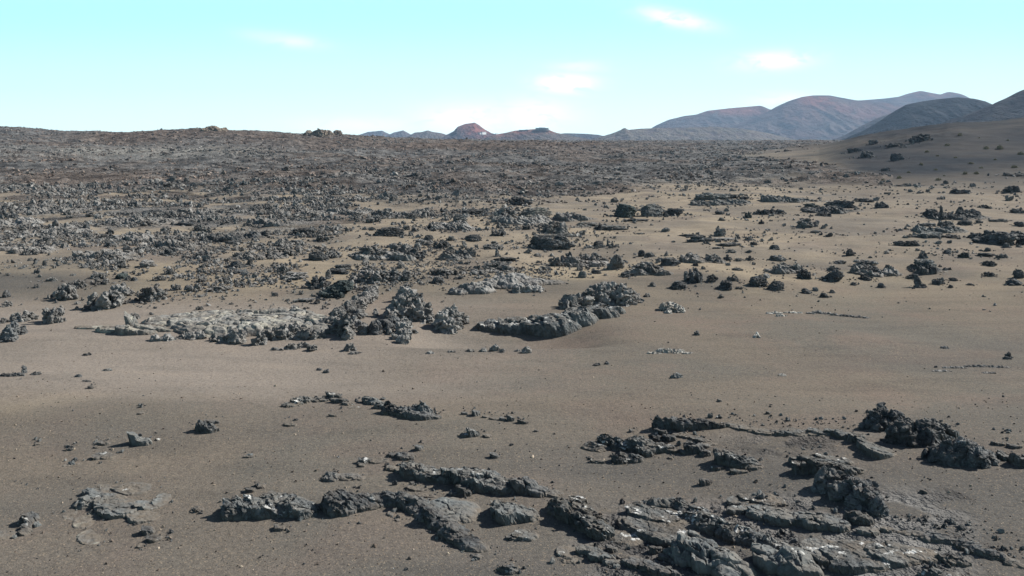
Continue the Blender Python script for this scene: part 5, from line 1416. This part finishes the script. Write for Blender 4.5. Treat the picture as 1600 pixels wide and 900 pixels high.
def on_hills(px, py):
    """point on a distant hillside seen at that row and column"""
    d = Vector(((px - 800) / FPX, 1, (HOR - py) / FPX)).normalized()
    best = None
    for o in SC.objects:
        if o.name.startswith('hill'):
            n = len(o.data.vertices)
            bb = BVHTree.FromPolygons([v.co for v in o.data.vertices], [p.vertices[:] for p in o.data.polygons]) if o.name not in _bvh else _bvh[o.name]
            _bvh[o.name] = bb
            hit = bb.ray_cast(Vector((0, 0, CAM_H)), d)
            if hit[0] is not None and (best is None or hit[3] < best[1]):
                best = (hit[0], hit[3])
    return best[0] if best else on_hills(px, py + .4)


_bvh = {}


def simple_mat(name, col, rough=.7, metal=0):
    m, q, bs = mat_new(name)
    P = q.n('ShaderNodeNewGeometry').outputs['Position']
    q.put(bs.inputs['Base Color'], q.mix(q.ramp(q.noise(P, .4, 4, .6), .3, .7, 0, .35), col, tuple(c * .7 for c in col)))
    bs.inputs['Roughness'].default_value = rough
    bs.inputs['Metallic'].default_value = metal
    return m


M['white'] = simple_mat('white_render', (.78, .77, .74))
M['stone'] = simple_mat('dark_masonry', (.10, .08, .075))
M['glass'] = simple_mat('blue_glass', (.10, .16, .19), .15)
M['roofing'] = simple_mat('grey_roofing', (.30, .31, .32))


def box_bm(bm, c, s, bev=0):
    r = bmesh.ops.create_cube(bm, size=1.0)
    for v in r['verts']:
        v.co = Vector((v.co.x * s[0] + c[0], v.co.y * s[1] + c[1], v.co.z * s[2] + c[2]))


def bm_obj(name, bm, mat, parent=None):
    me = bpy.data.meshes.new(name); bm.to_mesh(me); bm.free()
    return link(name, me, mat, parent=parent)


def empty(name, loc, label, cat, group=None):
    o = link(name, None, None, label, cat, group); o.location = loc
    return o


p = on_hills(755, 209.3)
b = empty('white_building', p - Vector((0, 0, 1.5)), 'small white building on the flank of the red cone', 'building'); b.rotation_euler = (0, 0, math.radians(48))
bm = bmesh.new(); box_bm(bm, (0, 0, 4.0), (19, 10, 9.0)); box_bm(bm, (-13, 1, 2.4), (9, 8, 6.0)); bm_obj('wall', bm, M['white'], b)
bm = bmesh.new(); box_bm(bm, (0, 0, 8.7), (19.8, 10.8, .4)); box_bm(bm, (-13, 1, 5.55), (9.4, 8.4, .3)); bm_obj('roof', bm, M['roofing'], b)
for xx in (-6, -2, 2, 6):
    bm = bmesh.new(); box_bm(bm, (xx, -5.03, 6.0), (1.6, .16, 1.5)); bm_obj('window', bm, M['glass'], b)

p = on_hills(847, 203.6)
b = empty('round_restaurant', p - Vector((0, 0, 2.0)), 'round glass walled restaurant on top of the red mound', 'building')


def cyl(bm, z0, z1, r, seg=40, c=(0, 0)):
    r_ = bmesh.ops.create_cone(bm, cap_ends=True, segments=seg, radius1=r, radius2=r, depth=z1 - z0)
    for v in r_['verts']: v.co += Vector((c[0], c[1], (z0 + z1) / 2))


bm = bmesh.new(); cyl(bm, 0, 4.2, 21); bm_obj('wall', bm, M['stone'], b)
bm = bmesh.new(); cyl(bm, 4.2, 8.0, 17.5); bm_obj('window', bm, M['glass'], b)
bm = bmesh.new(); cyl(bm, 8.0, 8.7, 19.5); cyl(bm, 8.7, 9.8, 9, 32); bm_obj('roof', bm, M['roofing'], b)
bm = bmesh.new()
for k in range(20):
    a = k / 20 * 2 * math.pi
    cyl(bm, 4.2, 7.998, .25, 8, (17.9 * math.cos(a), 17.9 * math.sin(a)))
bm_obj('column', bm, M['roofing'], b)

p = on_hills(818, 204.6)
b = empty('annex_building', p - Vector((0, 0, 1.5)), 'low dark annex left of the round restaurant', 'building')
bm = bmesh.new(); box_bm(bm, (0, 0, 2.0), (26, 7, 4.4)); box_bm(bm, (8, 0, 4.9), (6, 5, 1.4)); bm_obj('wall', bm, M['stone'], b)
bm = bmesh.new(); box_bm(bm, (0, 0, 4.35), (27, 8, .3)); bm_obj('roof', bm, M['roofing'], b)
p = on_hills(776, 209.3)
b = empty('white_building', p - Vector((0, 0, 1.5)), 'tiny pale hut right of the small white building', 'building'); b.rotation_euler = (0, 0, math.radians(42))
bm = bmesh.new(); box_bm(bm, (0, 0, 2.0), (6, 5, 4.0)); bm_obj('wall', bm, M['white'], b)
bm = bmesh.new(); box_bm(bm, (0, 0, 4.13), (6.6, 5.6, .25)); bm_obj('roof', bm, M['roofing'], b)


# ------------------------------------------------------------------ shrubs on the sandy hillside
def leaf_mat():
    m, q, bs = mat_new('shrub_leaf')
    inf = q.n('ShaderNodeNewGeometry').outputs['Random Per Island']
    q.put(bs.inputs['Base Color'], q.mix(inf, (0.085, 0.085, 0.040), (0.24, 0.215, 0.115)))
    bs.inputs['Roughness'].default_value = .8
    return m


M['leaf'] = leaf_mat()
M['twig'] = simple_mat('shrub_twig', (.10, .08, .06))


def shrub_mesh(seed):
    rg = np.random.default_rng(seed)
    V, F = [], []
    for i in range(420):
        a = rg.uniform(0, 6.28); el = math.asin(rg.uniform(0.0, 1)); r = rg.uniform(.55, 1.0) * (1 + .25 * math.sin(3 * a + seed))
        c = np.array([math.cos(a) * math.cos(el) * r * .5, math.sin(a) * math.cos(el) * r * .5, math.sin(el) * r * .62])
        s = rg.uniform(.03, .06)
        R = rotm(rg.uniform(0, 6), rg.uniform(0, 6), rg.uniform(0, 6))
        qd = np.array([[-1, -.4, 0], [1, -.4, 0], [1.2, .4, .1], [-1, .4, 0]]) * s * np.array([1.6, 1, 1])
        k = len(V); V += list(qd @ R.T + c); F.append([k, k + 1, k + 2, k + 3])
    me = np_mesh('foliage', np.array(V), np.array(F), smooth=False); me.materials.append(M['leaf'])
    V, F = [], []
    for i in range(16):
        a = rg.uniform(0, 6.28); l = rg.uniform(.3, .48)
        tip = np.array([math.cos(a) * l, math.sin(a) * l, rg.uniform(.2, .5)])
        k = len(V)
        for j in range(3):
            b_ = j * 2.094
            V.append(np.array([math.cos(b_) * .02, math.sin(b_) * .02, -.05]))
        V.append(tip)
        F += [[k, k + 1, k + 3], [k + 1, k + 2, k + 3], [k + 2, k, k + 3]]
    m2 = np_mesh('stem', np.array(V), np.array(F)); m2.materials.append(M['twig'])
    return me, m2


SHM = [shrub_mesh(i) for i in range(3)]
SHRUBS = [(1440, 258, 10), (1462, 266, 11), (1420, 270, 12), (1533, 263, 9), (1517, 256, 10), (1541, 233, 13), (1562, 233, 12), (1465, 244, 9), (1555, 250, 9), (1500, 212, 8),
          (1526, 272, 9), (1475, 275, 8), (1448, 238, 8), (1493, 247, 7), (1585, 262, 9), (1508, 272, 8), (1405, 279, 8), (1575, 220, 8), (1530, 216, 7), (1480, 228, 8), (1595, 242, 9), (1380, 282, 7), (1466, 282, 8)]
for i, (px, py, w) in enumerate(SHRUBS):
    x, y, z = at(px, py)
    s = w / FPX * y * random.uniform(.45, 1.1)
    o = empty('shrub', (x, y, z), 'small yellow green shrub dotted on the sandy right hillside', 'shrub', 'shrubs dotted on the right hillside')
    fo, st = SHM[i % 3]
    a = link('foliage', fo, parent=o); b_ = link('stem', st, parent=o)
    o.scale = (s * random.uniform(.8, 1.3), s, s * random.uniform(.6, 1.0)); o.rotation_euler = (0, 0, i * 1.3)

# ------------------------------------------------------------------ haze
bm = bmesh.new()
bmesh.ops.create_cube(bm, size=1.0)
me = bpy.data.meshes.new('haze')
for v in bm.verts:
    v.co = Vector((v.co.x * 9900, v.co.y * 9900, v.co.z * 330 + 125))
bm.to_mesh(me); bm.free()
hm = bpy.data.materials.new('haze'); hm.use_nodes = True
q = NT(hm.node_tree)
pv = q.n('ShaderNodeVolumePrincipled')
pv.inputs['Color'].default_value = (.50, .71, 1.0, 1)
pv.inputs['Density'].default_value = HAZE_DENSITY
pv.inputs['Anisotropy'].default_value = .2
ho = q.n('ShaderNodeOutputMaterial')
q.t.links.new(pv.outputs[0], ho.inputs['Volume'])
hz = link('haze', me, hm, 'thin blue haze over the plain and the hills', 'haze', kind='stuff')
